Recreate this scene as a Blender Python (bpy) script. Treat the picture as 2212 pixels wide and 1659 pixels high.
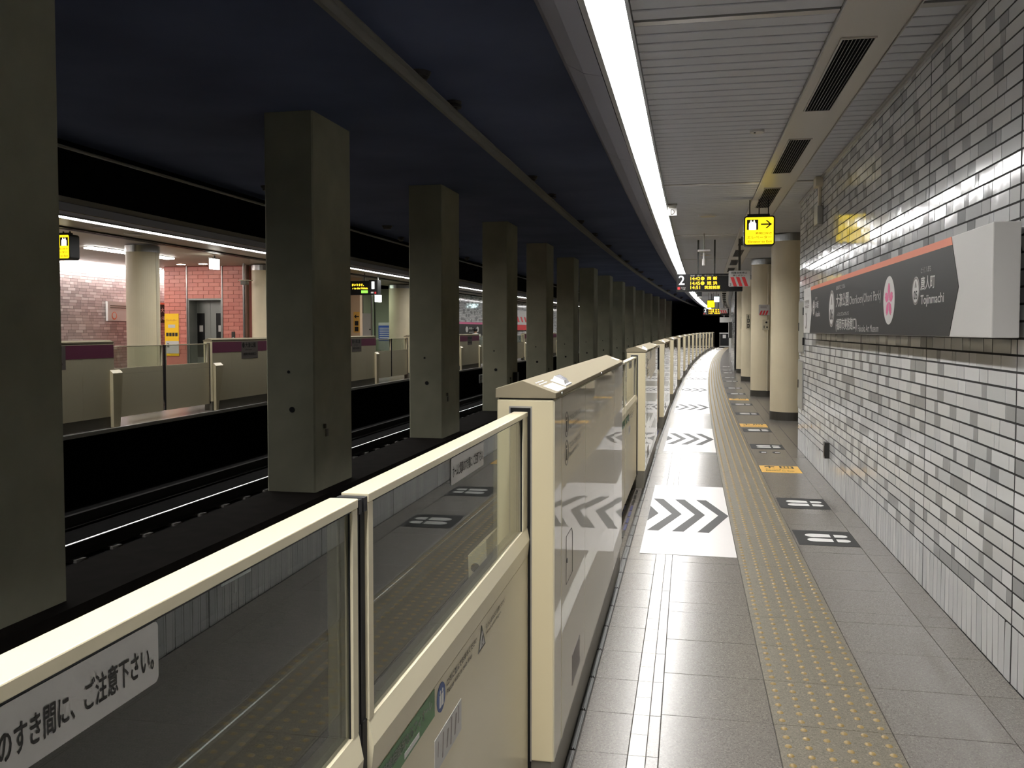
import bpy, math, random
from math import sin, cos, pi, radians
from mathutils import Vector, Matrix

random.seed(7)
for o in list(bpy.data.objects):
    bpy.data.objects.remove(o, do_unlink=True)
scene = bpy.context.scene
COL = scene.collection

# ------------------------------------------------------------------ camera, world, exposure
cam_data = bpy.data.cameras.new('camera')
cam_data.sensor_width = 36.0
cam_data.lens = 36.0 * 1900.0 / 2212.0
cam_data.shift_y = -44.5 / 2212.0
cam_data.clip_start = 0.05
cam_data.clip_end = 400.0
cam = bpy.data.objects.new('camera', cam_data)
cam.location = (0, 0, 1.5)
cam.rotation_euler = (radians(90 - 2.17), 0, radians(11.06))
COL.objects.link(cam)
scene.camera = cam

world = bpy.data.worlds.new('world')
world.use_nodes = True
world.node_tree.nodes['Background'].inputs[0].default_value = (0, 0, 0, 1)
world.node_tree.nodes['Background'].inputs[1].default_value = 0.0
scene.world = world
vs = scene.view_settings
scene.display_settings.display_device = 'sRGB'
vs.view_transform = 'Standard'
vs.look = 'None'
vs.exposure = 0.0
vs.gamma = 1.0
vs.use_curve_mapping = False
scene.cycles.use_denoising = True
scene.cycles.max_bounces = 10
scene.cycles.diffuse_bounces = 4
scene.cycles.glossy_bounces = 4
scene.cycles.transparent_max_bounces = 24
scene.cycles.caustics_reflective = False
scene.cycles.caustics_refractive = False
scene.cycles.sample_clamp_indirect = 6.0

LAMP = 53.0            # radiance of the long platform strip lights
LAMP_COL = (1.0, 0.985, 0.96)

# ------------------------------------------------------------------ geometry of the place
# s runs along the curved platform, n to the right of the camera, z up (metres)
R = 977.0

def W(s, n, z=0.0):
    a = s / R
    return Vector((R - (R - n) * cos(a), (R - n) * sin(a), z))

def RZ(s):
    return -s / R

# ------------------------------------------------------------------ materials
def lin(r, g, b):
    f = lambda v: (v / 255 / 12.92) if v / 255 <= 0.04045 else ((v / 255 + 0.055) / 1.055) ** 2.4
    return (f(r), f(g), f(b), 1.0)

def mat(name, col, rough=0.5, metal=0.0, spec=0.5, coat=0.0, emit=None, strength=0.0,
        noise=None, bump=None, coat_rough=0.03):
    m = bpy.data.materials.new(name)
    m.use_nodes = True
    nt = m.node_tree
    b = nt.nodes['Principled BSDF']
    b.inputs['Base Color'].default_value = col
    b.inputs['Roughness'].default_value = rough
    b.inputs['Metallic'].default_value = metal
    b.inputs['Specular IOR Level'].default_value = spec
    b.inputs['Coat Weight'].default_value = coat
    b.inputs['Coat Roughness'].default_value = coat_rough
    if emit:
        b.inputs['Emission Color'].default_value = emit
        b.inputs['Emission Strength'].default_value = strength
    if noise or bump:
        geo = nt.nodes.new('ShaderNodeNewGeometry')
    if noise:
        scale, amt, detail = noise
        tx = nt.nodes.new('ShaderNodeTexNoise')
        tx.inputs['Scale'].default_value = scale
        tx.inputs['Detail'].default_value = detail
        nt.links.new(geo.outputs['Position'], tx.inputs['Vector'])
        mr = nt.nodes.new('ShaderNodeMapRange')
        mr.inputs['From Min'].default_value = 0.3
        mr.inputs['From Max'].default_value = 0.7
        mr.inputs['To Min'].default_value = 1 - amt
        mr.inputs['To Max'].default_value = 1 + amt
        nt.links.new(tx.outputs[0], mr.inputs[0])
        mx = nt.nodes.new('ShaderNodeMix')
        mx.data_type = 'RGBA'
        mx.blend_type = 'MULTIPLY'
        mx.inputs['Factor'].default_value = 1.0
        mx.inputs[6].default_value = col
        nt.links.new(mr.outputs[0], mx.inputs[7])
        nt.links.new(mx.outputs[2], b.inputs['Base Color'])
    if bump:
        scale, amt = bump
        t2 = nt.nodes.new('ShaderNodeTexNoise')
        t2.inputs['Scale'].default_value = scale
        t2.inputs['Detail'].default_value = 1.0
        nt.links.new(geo.outputs['Position'], t2.inputs['Vector'])
        bp = nt.nodes.new('ShaderNodeBump')
        bp.inputs['Strength'].default_value = 1.0
        bp.inputs['Distance'].default_value = amt
        nt.links.new(t2.outputs[0], bp.inputs['Height'])
        nt.links.new(bp.outputs[0], b.inputs['Normal'])
    return m

def emitter(name, col, strength):
    m = bpy.data.materials.new(name)
    m.use_nodes = True
    nt = m.node_tree
    nt.nodes.clear()
    e = nt.nodes.new('ShaderNodeEmission')
    e.inputs[0].default_value = (*col[:3], 1)
    e.inputs[1].default_value = strength
    out = nt.nodes.new('ShaderNodeOutputMaterial')
    nt.links.new(e.outputs[0], out.inputs[0])
    return m

def glass_mat(name, tint, ior=1.6):
    m = bpy.data.materials.new(name)
    m.use_nodes = True
    nt = m.node_tree
    nt.nodes.clear()
    tr = nt.nodes.new('ShaderNodeBsdfTransparent')
    tr.inputs[0].default_value = (*tint, 1)
    gl = nt.nodes.new('ShaderNodeBsdfGlossy')
    gl.inputs['Roughness'].default_value = 0.0
    fr = nt.nodes.new('ShaderNodeFresnel')
    fr.inputs[0].default_value = ior
    mx = nt.nodes.new('ShaderNodeMixShader')
    out = nt.nodes.new('ShaderNodeOutputMaterial')
    geo = nt.nodes.new('ShaderNodeNewGeometry')
    inv = nt.nodes.new('ShaderNodeMix')            # same reflectance on both sides of a thin pane
    inv.data_type = 'FLOAT'
    inv.inputs[2].default_value = ior
    inv.inputs[3].default_value = 1.0 / ior
    nt.links.new(geo.outputs['Backfacing'], inv.inputs[0])
    nt.links.new(inv.outputs[0], fr.inputs[0])
    nt.links.new(fr.outputs[0], mx.inputs[0])
    nt.links.new(tr.outputs[0], mx.inputs[1])
    nt.links.new(gl.outputs[0], mx.inputs[2])
    nt.links.new(mx.outputs[0], out.inputs[0])
    return m

def speckle_floor(name, col, dark, light, rough):
    m = mat(name, col, rough, spec=0.24)
    nt = m.node_tree
    b = nt.nodes['Principled BSDF']
    geo = nt.nodes.new('ShaderNodeNewGeometry')
    vor = nt.nodes.new('ShaderNodeTexVoronoi')
    vor.inputs['Scale'].default_value = 240.0
    nt.links.new(geo.outputs['Position'], vor.inputs['Vector'])
    ramp = nt.nodes.new('ShaderNodeValToRGB')
    ramp.color_ramp.interpolation = 'CONSTANT'
    els = ramp.color_ramp.elements
    els[0].position = 0.0; els[0].color = dark
    els[1].position = 0.22; els[1].color = col
    e = els.new(0.9); e.color = light
    sep = nt.nodes.new('ShaderNodeSeparateColor')
    nt.links.new(vor.outputs['Color'], sep.inputs[0])
    nt.links.new(sep.outputs[0], ramp.inputs[0])
    nt.links.new(ramp.outputs[0], b.inputs['Base Color'])
    return m

M = {}
M['lamp'] = emitter('lamp_diffuser', LAMP_COL, LAMP)
M['lamp_far'] = emitter('lamp_diffuser_far', LAMP_COL, LAMP * 0.5)
M['lobby_lamp'] = emitter('lobby_lamp', (1.0, 0.97, 0.92), 22.0)
M['cove'] = emitter('cove_lamp', (1.0, 0.95, 0.92), 40.0)
M['down'] = emitter('downlight_glow', (1.0, 0.93, 0.8), 30.0)
M['floor'] = speckle_floor('granite_floor', lin(114, 109, 103), lin(98, 94, 89), lin(130, 125, 118), 0.25)
M['tactile'] = speckle_floor('tactile_stone', lin(115, 109, 96), lin(96, 91, 79), lin(132, 126, 112), 0.42)
M['dome'] = mat('tactile_dome', lin(144, 122, 76), 0.45, metal=0.0)
M['floor_joint'] = mat('floor_joint', lin(62, 58, 54), 0.8)
M['white_line'] = mat('white_line_tile', lin(232, 230, 224), 0.35, noise=(14, 0.10, 4))
M['grout'] = mat('dark_grout', lin(26, 24, 22), 0.9)
TILE_COLS = [(216, 216, 215), (209, 209, 209), (202, 203, 203), (164, 164, 164), (224, 224, 224)]
M['tiles'] = [mat('wall_tile_%d' % i, lin(*c), 0.10, spec=0.55, bump=(9.0, 0.0009)) for i, c in enumerate(TILE_COLS)]
M['slat'] = mat('ceiling_slat', lin(204, 206, 214), 0.55)
M['slat_gap'] = mat('ceiling_gap', lin(30, 30, 30), 0.9)
M['panel_beige'] = mat('ceiling_panel', lin(172, 164, 150), 0.5)
M['duct'] = mat('duct_paint', lin(190, 185, 176), 0.32)
M['grille'] = mat('grille_blade', lin(150, 146, 138), 0.35, metal=0.4)
M['black'] = mat('black_paint', lin(12, 12, 13), 0.5, spec=0.3)
M['hall_lamp'] = emitter('hall_lamp', (0.85, 1.0, 0.8), 10.0)
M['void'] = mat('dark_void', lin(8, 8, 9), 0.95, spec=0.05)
M['alu'] = mat('aluminium_trim', lin(176, 174, 172), 0.35, metal=0.7)
M['steel'] = mat('stainless_steel', lin(150, 150, 148), 0.28, metal=0.9)
M['darksteel'] = mat('dark_steel', lin(58, 57, 54), 0.4, metal=0.6)
M['fascia'] = mat('fascia_panel', lin(176, 178, 194), 0.6)
M['track_ceiling'] = mat('tunnel_ceiling', lin(112, 122, 156), 0.9, spec=0.1, noise=(0.7, 0.15, 3))
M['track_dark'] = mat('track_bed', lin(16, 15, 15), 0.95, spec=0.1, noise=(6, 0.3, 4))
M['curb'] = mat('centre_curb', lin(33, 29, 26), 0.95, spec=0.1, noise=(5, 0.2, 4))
M['column'] = mat('column_concrete', lin(172, 171, 149), 0.8, spec=0.2, noise=(2.2, 0.10, 5), bump=(60, 0.0008))
M['rail'] = mat('polished_rail', lin(200, 200, 202), 0.22, metal=1.0)
M['rail_web'] = mat('rusty_shaded_rail', lin(22, 18, 15), 0.8)  # rust, darkened further to hold the shade on the outer far rail
M['plate_white'] = mat('white_plate', lin(205, 204, 202), 0.4)
M['cream'] = mat('cream_panel', lin(214, 202, 168), 0.42, coat=0.15, coat_rough=0.3)
M['cream_gloss'] = mat('cream_gloss_panel', lin(196, 188, 164), 0.34, coat=0.9, coat_rough=0.015)
M['cream_dull'] = mat('cream_leaf', lin(224, 214, 184), 0.35, coat=0.25, coat_rough=0.15)
M['kick'] = mat('grey_kick_plate', lin(110, 106, 96), 0.45)
M['rubber'] = mat('black_rubber', lin(20, 20, 22), 0.7)
M['glass'] = glass_mat('door_glass', (0.84, 0.88, 0.85), 1.8)
M['glass_clear'] = glass_mat('lobby_glass', (0.88, 0.95, 0.92), 1.45)
M['crystal'] = mat('crystal_lens', lin(235, 235, 240), 0.05, spec=0.8, coat=0.5)
M['sign_white'] = mat('sign_white', lin(196, 194, 191), 0.45)
M['sign_black'] = mat('sign_black', lin(38, 37, 36), 0.5, spec=0.35)
M['sign_orange'] = mat('sign_orange', lin(214, 122, 92), 0.45)
M['letter_white'] = mat('letter_white', lin(228, 226, 222), 0.5)
M['letter_black'] = mat('letter_black', lin(24, 22, 20), 0.6)
M['letter_grey'] = mat('letter_grey', lin(92, 88, 80), 0.6)
M['ring_grey'] = mat('ring_grey', lin(120, 112, 108), 0.5)
M['pink'] = mat('blossom_pink', lin(206, 96, 138), 0.5)
M['purple'] = mat('purple_band', lin(132, 62, 94), 0.45)
M['green'] = mat('green_sticker', lin(86, 124, 84), 0.5)
M['blue'] = mat('blue_sticker', lin(66, 88, 140), 0.5)
M['red'] = mat('red_stripe', lin(206, 52, 56), 0.5)
M['yellow_print'] = mat('yellow_print', lin(235, 185, 90), 0.45)
M['yellow_poster'] = mat('yellow_poster', lin(245, 196, 20), 0.5)
M['yellow_lit'] = emitter('yellow_sign_face', (1.0, 0.72, 0.015), 1.5)
M['white_lit'] = emitter('white_sign_face', (1.0, 0.97, 0.85), 9.0)
M['cyan_lit'] = emitter('cyan_sign_face', (0.75, 1.0, 1.0), 7.0)
M['lettersign'] = emitter('lit_numeral', (0.95, 0.97, 1.0), 1.3)
M['amber'] = emitter('amber_led', (1.0, 0.62, 0.03), 3.2)
M['green_led'] = emitter('green_led', (0.35, 1.0, 0.1), 1.4)
M['mat_white'] = mat('floor_mat_white', lin(214, 210, 208), 0.40)
M['mat_dark'] = mat('floor_mat_dark', lin(44, 44, 44), 0.55, spec=0.25)
M['foot_white'] = mat('footprint_white', lin(236, 234, 232), 0.4)
M['dash_blue'] = mat('blue_tread', lin(58, 58, 96), 0.5)
M['pillar'] = mat('round_pillar_paint', lin(218, 206, 177), 0.45, noise=(1.5, 0.06, 4))
M['pillar_base'] = mat('pillar_plinth', lin(62, 60, 54), 0.5)
M['box_beige'] = mat('beige_box', lin(200, 190, 165), 0.45)
M['red_tile'] = [mat('red_tile_%d' % i, lin(*c), 0.35) for i, c in enumerate([(206, 128, 114), (200, 120, 107), (210, 134, 120)])]
M['red_grout'] = mat('red_grout', lin(172, 98, 88), 0.8)
M['lobby_tile'] = [mat('lobby_tile_%d' % i, lin(*c), 0.3) for i, c in enumerate([(176, 160, 158), (196, 184, 182), (160, 146, 144)])]
M['lobby_grout'] = mat('lobby_grout', lin(112, 100, 98), 0.8)
M['elevator'] = mat('elevator_steel', lin(138, 142, 138), 0.35, metal=0.3)
M['brown_pipe'] = mat('brown_pipe', lin(92, 62, 44), 0.5)
M['skin'] = mat('skin', lin(214, 170, 140), 0.5)
M['hair'] = mat('black_hair', lin(22, 18, 16), 0.5)
M['white_cloth'] = mat('white_cloth', lin(226, 224, 220), 0.8)
M['grey_cloth'] = mat('pale_grey_cloth', lin(176, 174, 166), 0.8)
M['dark_cloth'] = mat('dark_cloth', lin(28, 26, 28), 0.8)
M['poster_blue'] = mat('blue_poster', lin(52, 84, 170), 0.5)
M['pale_green'] = mat('pale_green_wall', lin(196, 208, 180), 0.5)
M['tan_wall'] = mat('tan_wall', lin(214, 186, 152), 0.5)

# ------------------------------------------------------------------ mesh helpers
class MB:
    """collects shapes and links them as ONE mesh object"""
    def __init__(self):
        self.v = []; self.f = []; self.mi = []
    def add(self, verts, faces, mi=0):
        b = len(self.v)
        self.v.extend(tuple(p) for p in verts)
        for f in faces:
            self.f.append(tuple(b + i for i in f)); self.mi.append(mi)
        return self
    def box(self, x0, x1, y0, y1, z0, z1, mi=0):
        if x0 > x1: x0, x1 = x1, x0
        if y0 > y1: y0, y1 = y1, y0
        if z0 > z1: z0, z1 = z1, z0
        v = [(x0,y0,z0),(x1,y0,z0),(x1,y1,z0),(x0,y1,z0),(x0,y0,z1),(x1,y0,z1),(x1,y1,z1),(x0,y1,z1)]
        return self.add(v, [(0,3,2,1),(4,5,6,7),(0,1,5,4),(1,2,6,5),(2,3,7,6),(3,0,4,7)], mi)
    def hexa(self, p, mi=0):
        return self.add(p, [(0,3,2,1),(4,5,6,7),(0,1,5,4),(1,2,6,5),(2,3,7,6),(3,0,4,7)], mi)
    def prism(self, prof, axis, a0, a1, mi=0):
        """prof: closed 2-D outline; axis y -> prof is (x,z); x -> (y,z); z -> (x,y)"""
        def P(u, w, a):
            return {'y': (u, a, w), 'x': (a, u, w), 'z': (u, w, a)}[axis]
        n = len(prof)
        v = [P(u, w, a0) for u, w in prof] + [P(u, w, a1) for u, w in prof]
        f = [tuple(range(n))[::-1], tuple(range(n, 2 * n))]
        f += [(i, (i + 1) % n, n + (i + 1) % n, n + i) for i in range(n)]
        return self.add(v, f, mi)
    def cyl(self, c, r, z0, z1, seg=24, mi=0, axis='z', r2=None):
        r2 = r if r2 is None else r2
        def P(u, w, a):
            return {'z': (c[0] + u, c[1] + w, a), 'x': (a, c[0] + u, c[1] + w), 'y': (c[0] + u, a, c[1] + w)}[axis]
        v = [P(r * cos(2*pi*i/seg), r * sin(2*pi*i/seg), z0) for i in range(seg)]
        v += [P(r2 * cos(2*pi*i/seg), r2 * sin(2*pi*i/seg), z1) for i in range(seg)]
        f = [tuple(range(seg))[::-1], tuple(range(seg, 2*seg))]
        f += [(i, (i+1) % seg, seg + (i+1) % seg, seg + i) for i in range(seg)]
        return self.add(v, f, mi)
    def sweep(self, prof, s0, s1, step=2.0, mi=0, closed=True):
        """closed outline of (n,z) pairs carried along the curve from s0 to s1 (world space)"""
        k = max(1, int(math.ceil((s1 - s0) / step)))
        n = len(prof)
        v = []
        for i in range(k + 1):
            s = s0 + (s1 - s0) * i / k
            v += [W(s, p[0], p[1]) for p in prof]
        f = []
        for i in range(k):
            for j in range(n if closed else n - 1):
                a, b = i * n + j, i * n + (j + 1) % n
                f.append((a, a + n, b + n, b))
        if closed:
            f.append(tuple(range(n)))
            f.append(tuple(range(k * n, k * n + n))[::-1])
        return self.add(v, f, mi)
    def build(self, name, mats, parent=None, loc=None, rz=0.0, smooth=False, bevel=0.0, kind=None):
        me = bpy.data.meshes.new(name)
        me.from_pydata(self.v, [], self.f)
        if not isinstance(mats, (list, tuple)):
            mats = [mats]
        for m in mats:
            me.materials.append(m)
        if len(mats) > 1:
            me.polygons.foreach_set('material_index', self.mi)
        if smooth:
            me.polygons.foreach_set('use_smooth', [True] * len(me.polygons))
        me.update()
        o = bpy.data.objects.new(name, me)
        COL.objects.link(o)
        if parent is not None:
            o.parent = parent
        if loc is not None:
            o.location = loc
        o.rotation_euler = (0, 0, rz)
        if bevel:
            md = o.modifiers.new('bevel', 'BEVEL')
            md.width = bevel; md.segments = 2; md.limit_method = 'ANGLE'; md.angle_limit = radians(40)
        if kind:
            o['kind'] = kind
        return o

def flip_fix(o):
    """make the normals of a closed mesh point outwards"""
    import bmesh
    bm = bmesh.new(); bm.from_mesh(o.data)
    bmesh.ops.recalc_face_normals(bm, faces=bm.faces)
    bm.to_mesh(o.data); bm.free()
    return o

def tag(o, label, cat, group=None, kind=None):
    o['label'] = label
    if cat: o['category'] = cat
    if group: o['group'] = group
    if kind: o['kind'] = kind
    return o

def thing(name, label, cat, s=None, n=0.0, z=0.0, group=None, loc=None, rz=None):
    o = bpy.data.objects.new(name, None)
    COL.objects.link(o)
    o.empty_display_size = 0.1
    o.location = W(s, n, z) if loc is None else loc
    o.rotation_euler = (0, 0, RZ(s) if rz is None else rz)
    return tag(o, label, cat, group)

def children(o):
    return list(o.children)

def copy_tree(o, parent=None):
    c = o.copy()
    COL.objects.link(c)
    if parent is not None:
        c.parent = parent
    for ch in o.children:
        copy_tree(ch, c)
    return c

def inst(src_mesh, name, parent, loc, rot=(0, 0, 0), scale=(1, 1, 1)):
    o = bpy.data.objects.new(name, src_mesh)
    COL.objects.link(o)
    o.parent = parent
    o.location = loc
    o.rotation_euler = rot
    o.scale = scale
    return o

# lettering: every string is turned into a flat mesh once, in advance
_TXT = {}
def prepare_text(strings):
    obs = []
    for t, bold in strings:
        cu = bpy.data.curves.new('lettering', 'FONT')
        cu.body = t
        cu.size = 1.0
        cu.resolution_u = 3
        cu.fill_mode = 'FRONT'
        cu.offset = 0.0
        o = bpy.data.objects.new('lettering', cu)
        COL.objects.link(o)
        obs.append((t, bold, o, cu))
    dg = bpy.context.evaluated_depsgraph_get()
    for t, bold, o, cu in obs:
        me = bpy.data.meshes.new_from_object(o.evaluated_get(dg))
        vs_ = [tuple(v.co[:2]) for v in me.vertices]
        fs_ = [tuple(p.vertices) for p in me.polygons]
        _TXT[(t, bold)] = (vs_, fs_)
        bpy.data.meshes.remove(me)
        w_ = 0.020 if bold else 0.006          # heavier strokes: the outline laid down again, shifted a little
        n_ = len(vs_)
        sh = ((0, 0), (w_, 0), (-w_, 0), (0, w_ * .8), (0, -w_ * .8))
        fs_ = [tuple(i + k * n_ for i in f) for k in range(5) for f in fs_]
        vs_ = [(x + dx, y + dy) for dx, dy in sh for x, y in vs_]
        _TXT[(t, bold)] = (vs_, fs_)
    for t, bold, o, cu in obs:
        bpy.data.objects.remove(o)
        bpy.data.curves.remove(cu)

class Face:
    """a flat face with its own (u right, v up) axes in the frame of a thing; shapes are laid on it proud by d"""
    def __init__(self, parent, origin, u, v):
        self.p = parent; self.o = Vector(origin); self.u = Vector(u); self.v = Vector(v)
        self.n = self.u.cross(self.v)
    def at(self, a, b, d):
        return self.o + self.u * a + self.v * b + self.n * d
    def text(self, t, u0, v0, w, h, m, d=0.002, bold=True, name='lettering', slant=0.0):
        if (t, bold) not in _TXT:
            prepare_text([(t, bold)])
        vs_, fs_ = _TXT[(t, bold)]
        if not vs_:
            return None
        x0 = min(p[0] for p in vs_); x1 = max(p[0] for p in vs_)
        y0 = min(p[1] for p in vs_); y1 = max(p[1] for p in vs_)
        kx = w / (x1 - x0); ky = h / (y1 - y0) if h else kx
        mb = MB()
        mb.add([self.at(u0 + (x - x0) * kx + slant * (y - y0) * ky, v0 + (y - y0) * ky, d) for x, y in vs_], fs_)
        return mb.build(name, m, self.p)
    def poly(self, pts, m, d=0.002, name='print', th=0.0015, mb=None):
        own = mb is None
        mb = mb or MB()
        n = len(pts)
        v = [self.at(a, b, d - th) for a, b in pts] + [self.at(a, b, d) for a, b in pts]
        f = [tuple(range(n, 2 * n))]
        f += [(i, (i + 1) % n, n + (i + 1) % n, n + i) for i in range(n)]
        mb.add(v, f)
        return mb.build(name, m, self.p) if own else mb
    def rect(self, u0, v0, u1, v1, m, d=0.002, name='print', th=0.0015, r=0.0, mb=None):
        if r:
            pts = []
            for cx, cy, a0 in ((u1 - r, v1 - r, 0), (u0 + r, v1 - r, 90), (u0 + r, v0 + r, 180), (u1 - r, v0 + r, 270)):
                for k in range(5):
                    a = radians(a0 + k * 22.5)
                    pts.append((cx + r * cos(a), cy + r * sin(a)))
        else:
            pts = [(u0, v0), (u1, v0), (u1, v1), (u0, v1)]
        return self.poly(pts, m, d, name, th, mb)
    def mark(self, o): o['kind'] = 'stuff'; return o
    def disc(self, u, v, ru, rv, m, d=0.002, name='print', th=0.0015, seg=32, mb=None):
        pts = [(u + ru * cos(2*pi*i/seg), v + rv * sin(2*pi*i/seg)) for i in range(seg)]
        return self.poly(pts, m, d, name, th, mb)

STR = [(t, True) for t in (
    'ホームと電車のすき間に、ご注意下さい。', '結婚相談所ならフィオーレ', '大濠公園', '(福岡市美術館口)', '唐人町', '赤坂',
    'Tojinmachi', '05', '06', '07', 'D', '1', '2', '列車非常停止', '押しボタン', '西新・姪浜・唐津方面', '14:42', '14:45', '14:51', '西 新',
    '姪 浜', '筑前前原', 'のりば', 'エレベーター', '昇降口ゆき', 'Elevator to Exit', 'まいります。', 'r to the Hakata', '普', '館口', '濠公園', '大', '(福')]
STR += [(t, False) for t in (
    '二列に並んでお待ちください', 'Please wait in two lines', '引き込まれにご注意ください', 'Watch your fingers', 'おおほりこうえん',
    'Ohorikoen(Ohori Park)', 'ふくおかしびじゅつかんぐち', 'Fukuoka Art Museum', 'とうじんまち', 'あかさか', 'Akasaka', 'Track', 'For Meinohama, Karatsu', '地下鉄空港線',
    'Ohorikoen', 'エレベーター', '車いす')]
prepare_text(STR)

# ================================================================== SETTING
S_MIN, S_END = -24.0, 80.0

# ---- platform floor -------------------------------------------------
fb = MB()
fb.sweep([(-0.72, -0.005), (-0.72, -0.35), (1.40, -0.35), (1.40, -0.005)], S_MIN, S_END)
fb.sweep([(1.40, -0.005), (1.40, -0.35), (4.6, -0.35), (4.6, -0.005)], 11.65, 34.0)
floor = flip_fix(fb.build('floor', M['floor_joint'], kind='structure'))
edge = MB()
edge.sweep([(-0.72, 0.0), (-0.80, 0.0), (-0.80, -0.30), (-0.66, -0.30), (-0.66, -1.08), (-0.60, -1.08), (-0.60, -0.30), (-0.72, -0.30)], S_MIN, S_END)
flip_fix(edge.build('platform_edge', M['curb'], floor))

def slab_mesh(name, m, ch=0.004, h=0.02):
    """unit tile: top at z=0, a small arris round the top"""
    me = bpy.data.meshes.new(name)
    e = 0.5; i = 0.5 - ch
    v = [(-e,-e,-h),(e,-e,-h),(e,e,-h),(-e,e,-h),(-e,-e,-0.0012),(e,-e,-0.0012),(e,e,-0.0012),(-e,e,-0.0012),(-i,-i,0),(i,-i,0),(i,i,0),(-i,i,0)]
    f = [(0,1,5,4),(1,2,6,5),(2,3,7,6),(3,0,4,7),(4,5,9,8),(5,6,10,9),(6,7,11,10),(7,4,8,11),(8,9,10,11)]
    me.from_pydata(v, [], f); me.materials.append(m); me.update()
    return me

me_tile = slab_mesh('floor_tile', M['floor'])
me_tact = slab_mesh('tactile_tile', M['tactile'])
me_wline = slab_mesh('white_line_tile', M['white_line'], ch=0.03)

def slab_into(mb, s0, s1, n0, n1, j=0.0016):
    a0, a1, b0, b1 = s0 + j, s1 - j, n0 + j, n1 - j
    p = [W(a0, b0, -0.02), W(a0, b1, -0.02), W(a1, b1, -0.02), W(a1, b0, -0.02), W(a0, b0, 0), W(a0, b1, 0), W(a1, b1, 0), W(a1, b0, 0)]
    mb.hexa(p)

# cross joints: 0.43 m pitch with one narrow make-up strip
joints = [4.885 + 0.43 * k for k in range(0, 175)]
low = [4.72 - 0.43 * k for k in range(0, 66)]
joints = sorted(low + joints)
joints = [j for j in joints if S_MIN + 0.2 < j < S_END - 0.5]
jA = [3.41 - 0.335 * k for k in range(0, 80)] + [3.41 + 0.335 * k for k in range(1, 225)]
jA = sorted(j for j in jA if S_MIN + 0.2 < j < S_END - 0.5)
rnd = random.Random(3)
rest_floor, rest_line, rest_tact = MB(), MB(), MB()
NEAR0, NEAR1 = 2.6, 15.5
tact_tiles = []
for a, b in zip(joints[:-1], joints[1:]):
    for n0, n1 in ((-0.083, 0.339), (0.767, 1.190), (1.190, 1.358)):
        if NEAR0 < b and a < NEAR1:
            inst(me_tile, 'floor_tile', floor, W((a + b) / 2, (n0 + n1) / 2, rnd.uniform(-.0004, .0004)), (0, 0, RZ((a + b) / 2)), (n1 - n0 - .003, b - a - .003, 1))
        else:
            slab_into(rest_floor, a, b, n0, n1)
    if a > 11.5 and b < 34.2:
        for k in range(7):
            slab_into(rest_floor, a, b, 1.362 + 0.43 * k, 1.362 + 0.43 * (k + 1))
    if NEAR0 < b and a < NEAR1:
        t = inst(me_tact, 'tactile_tile', floor, W((a + b) / 2, 0.553, 0), (0, 0, RZ((a + b) / 2)), (1, 1, 1))
        t.scale = (0.425, b - a - .003, 1)
        tact_tiles.append((t, a, b))
    else:
        slab_into(rest_tact, a, b, 0.339, 0.767)
for a, b in zip(jA[:-1], jA[1:]):
    for n0, n1 in ((-0.372, -0.189), (-0.126, -0.083)):
        if NEAR0 < b and a < 9.0:
            inst(me_tile, 'floor_tile', floor, W((a + b) / 2, (n0 + n1) / 2, rnd.uniform(-.0004, .0004)), (0, 0, RZ((a + b) / 2)), (n1 - n0 - .003, b - a - .003, 1))
        else:
            slab_into(rest_floor, a, b, n0, n1)
    slab_into(rest_floor, a, b, -0.715, -0.410)
    m_ = (a + b) / 2
    for c, d in ((a, m_), (m_, b)):
        if NEAR0 < d and c < 12.0:
            inst(me_wline, 'white_line_tile', floor, W((c + d) / 2, -0.1575, 0.0006), (0, 0, RZ(c)), (0.060, d - c - .004, 1))
        else:
            slab_into(rest_line, c, d, -0.189, -0.126)
rest_floor.build('distant_floor_tiles', M['floor'], floor, kind='stuff')
rest_line.build('distant_white_line', M['white_line'], floor, kind='stuff')
rest_tact.build('distant_tactile_paving', M['tactile'], floor, kind='stuff')

# domes of the tactile paving: low lens-shaped studs, 6 abreast
def dome_geo(r=0.0135, h=0.0048, seg=10):
    v = [(r * cos(2*pi*i/seg), r * sin(2*pi*i/seg), 0) for i in range(seg)]
    v += [(r*.72 * cos(2*pi*i/seg), r*.72 * sin(2*pi*i/seg), h * .85) for i in range(seg)]
    v += [(0, 0, h)]
    f = [(i, (i+1) % seg, seg + (i+1) % seg, seg + i) for i in range(seg)]
    f += [(seg + i, seg + (i+1) % seg, 2*seg) for i in range(seg)]
    return v, f
dv, df = dome_geo()
me_dome = bpy.data.meshes.new('dome')
me_dome.from_pydata(dv, [], df); me_dome.materials.append(M['dome'])
me_dome.polygons.foreach_set('use_smooth', [True] * len(df)); me_dome.update()
rest_dome = MB()
tile_of = {round(a, 3): t for t, a, b in tact_tiles}
n_dome = 0
for a, b in zip(joints[:-1], joints[1:]):
    rows = 6 if b - a > 0.3 else 2
    t = tile_of.get(round(a, 3))
    for i in range(rows):
        sd = a + (b - a) * (i + 0.5) / rows
        for k in range(6):
            nd = 0.339 + 0.0713 * (k + 0.5)
            if t is not None and b > 2.7 and a < 5.9 and n_dome < 298:
                d = bpy.data.objects.new('dome', me_dome); COL.objects.link(d)
                d.parent = t
                d.location = ((nd - 0.553) / 0.425, (sd - (a + b) / 2) / (b - a - .003), 0)
                d.scale = (1 / 0.425, 1 / (b - a - .003), 1)
                n_dome += 1
            else:
                p = W(sd, nd, 0)
                rest_dome.add([(p.x + x, p.y + y, z) for x, y, z in dv], df)
rest_dome.build('distant_domes', M['dome'], floor, smooth=True, kind='stuff')

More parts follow.
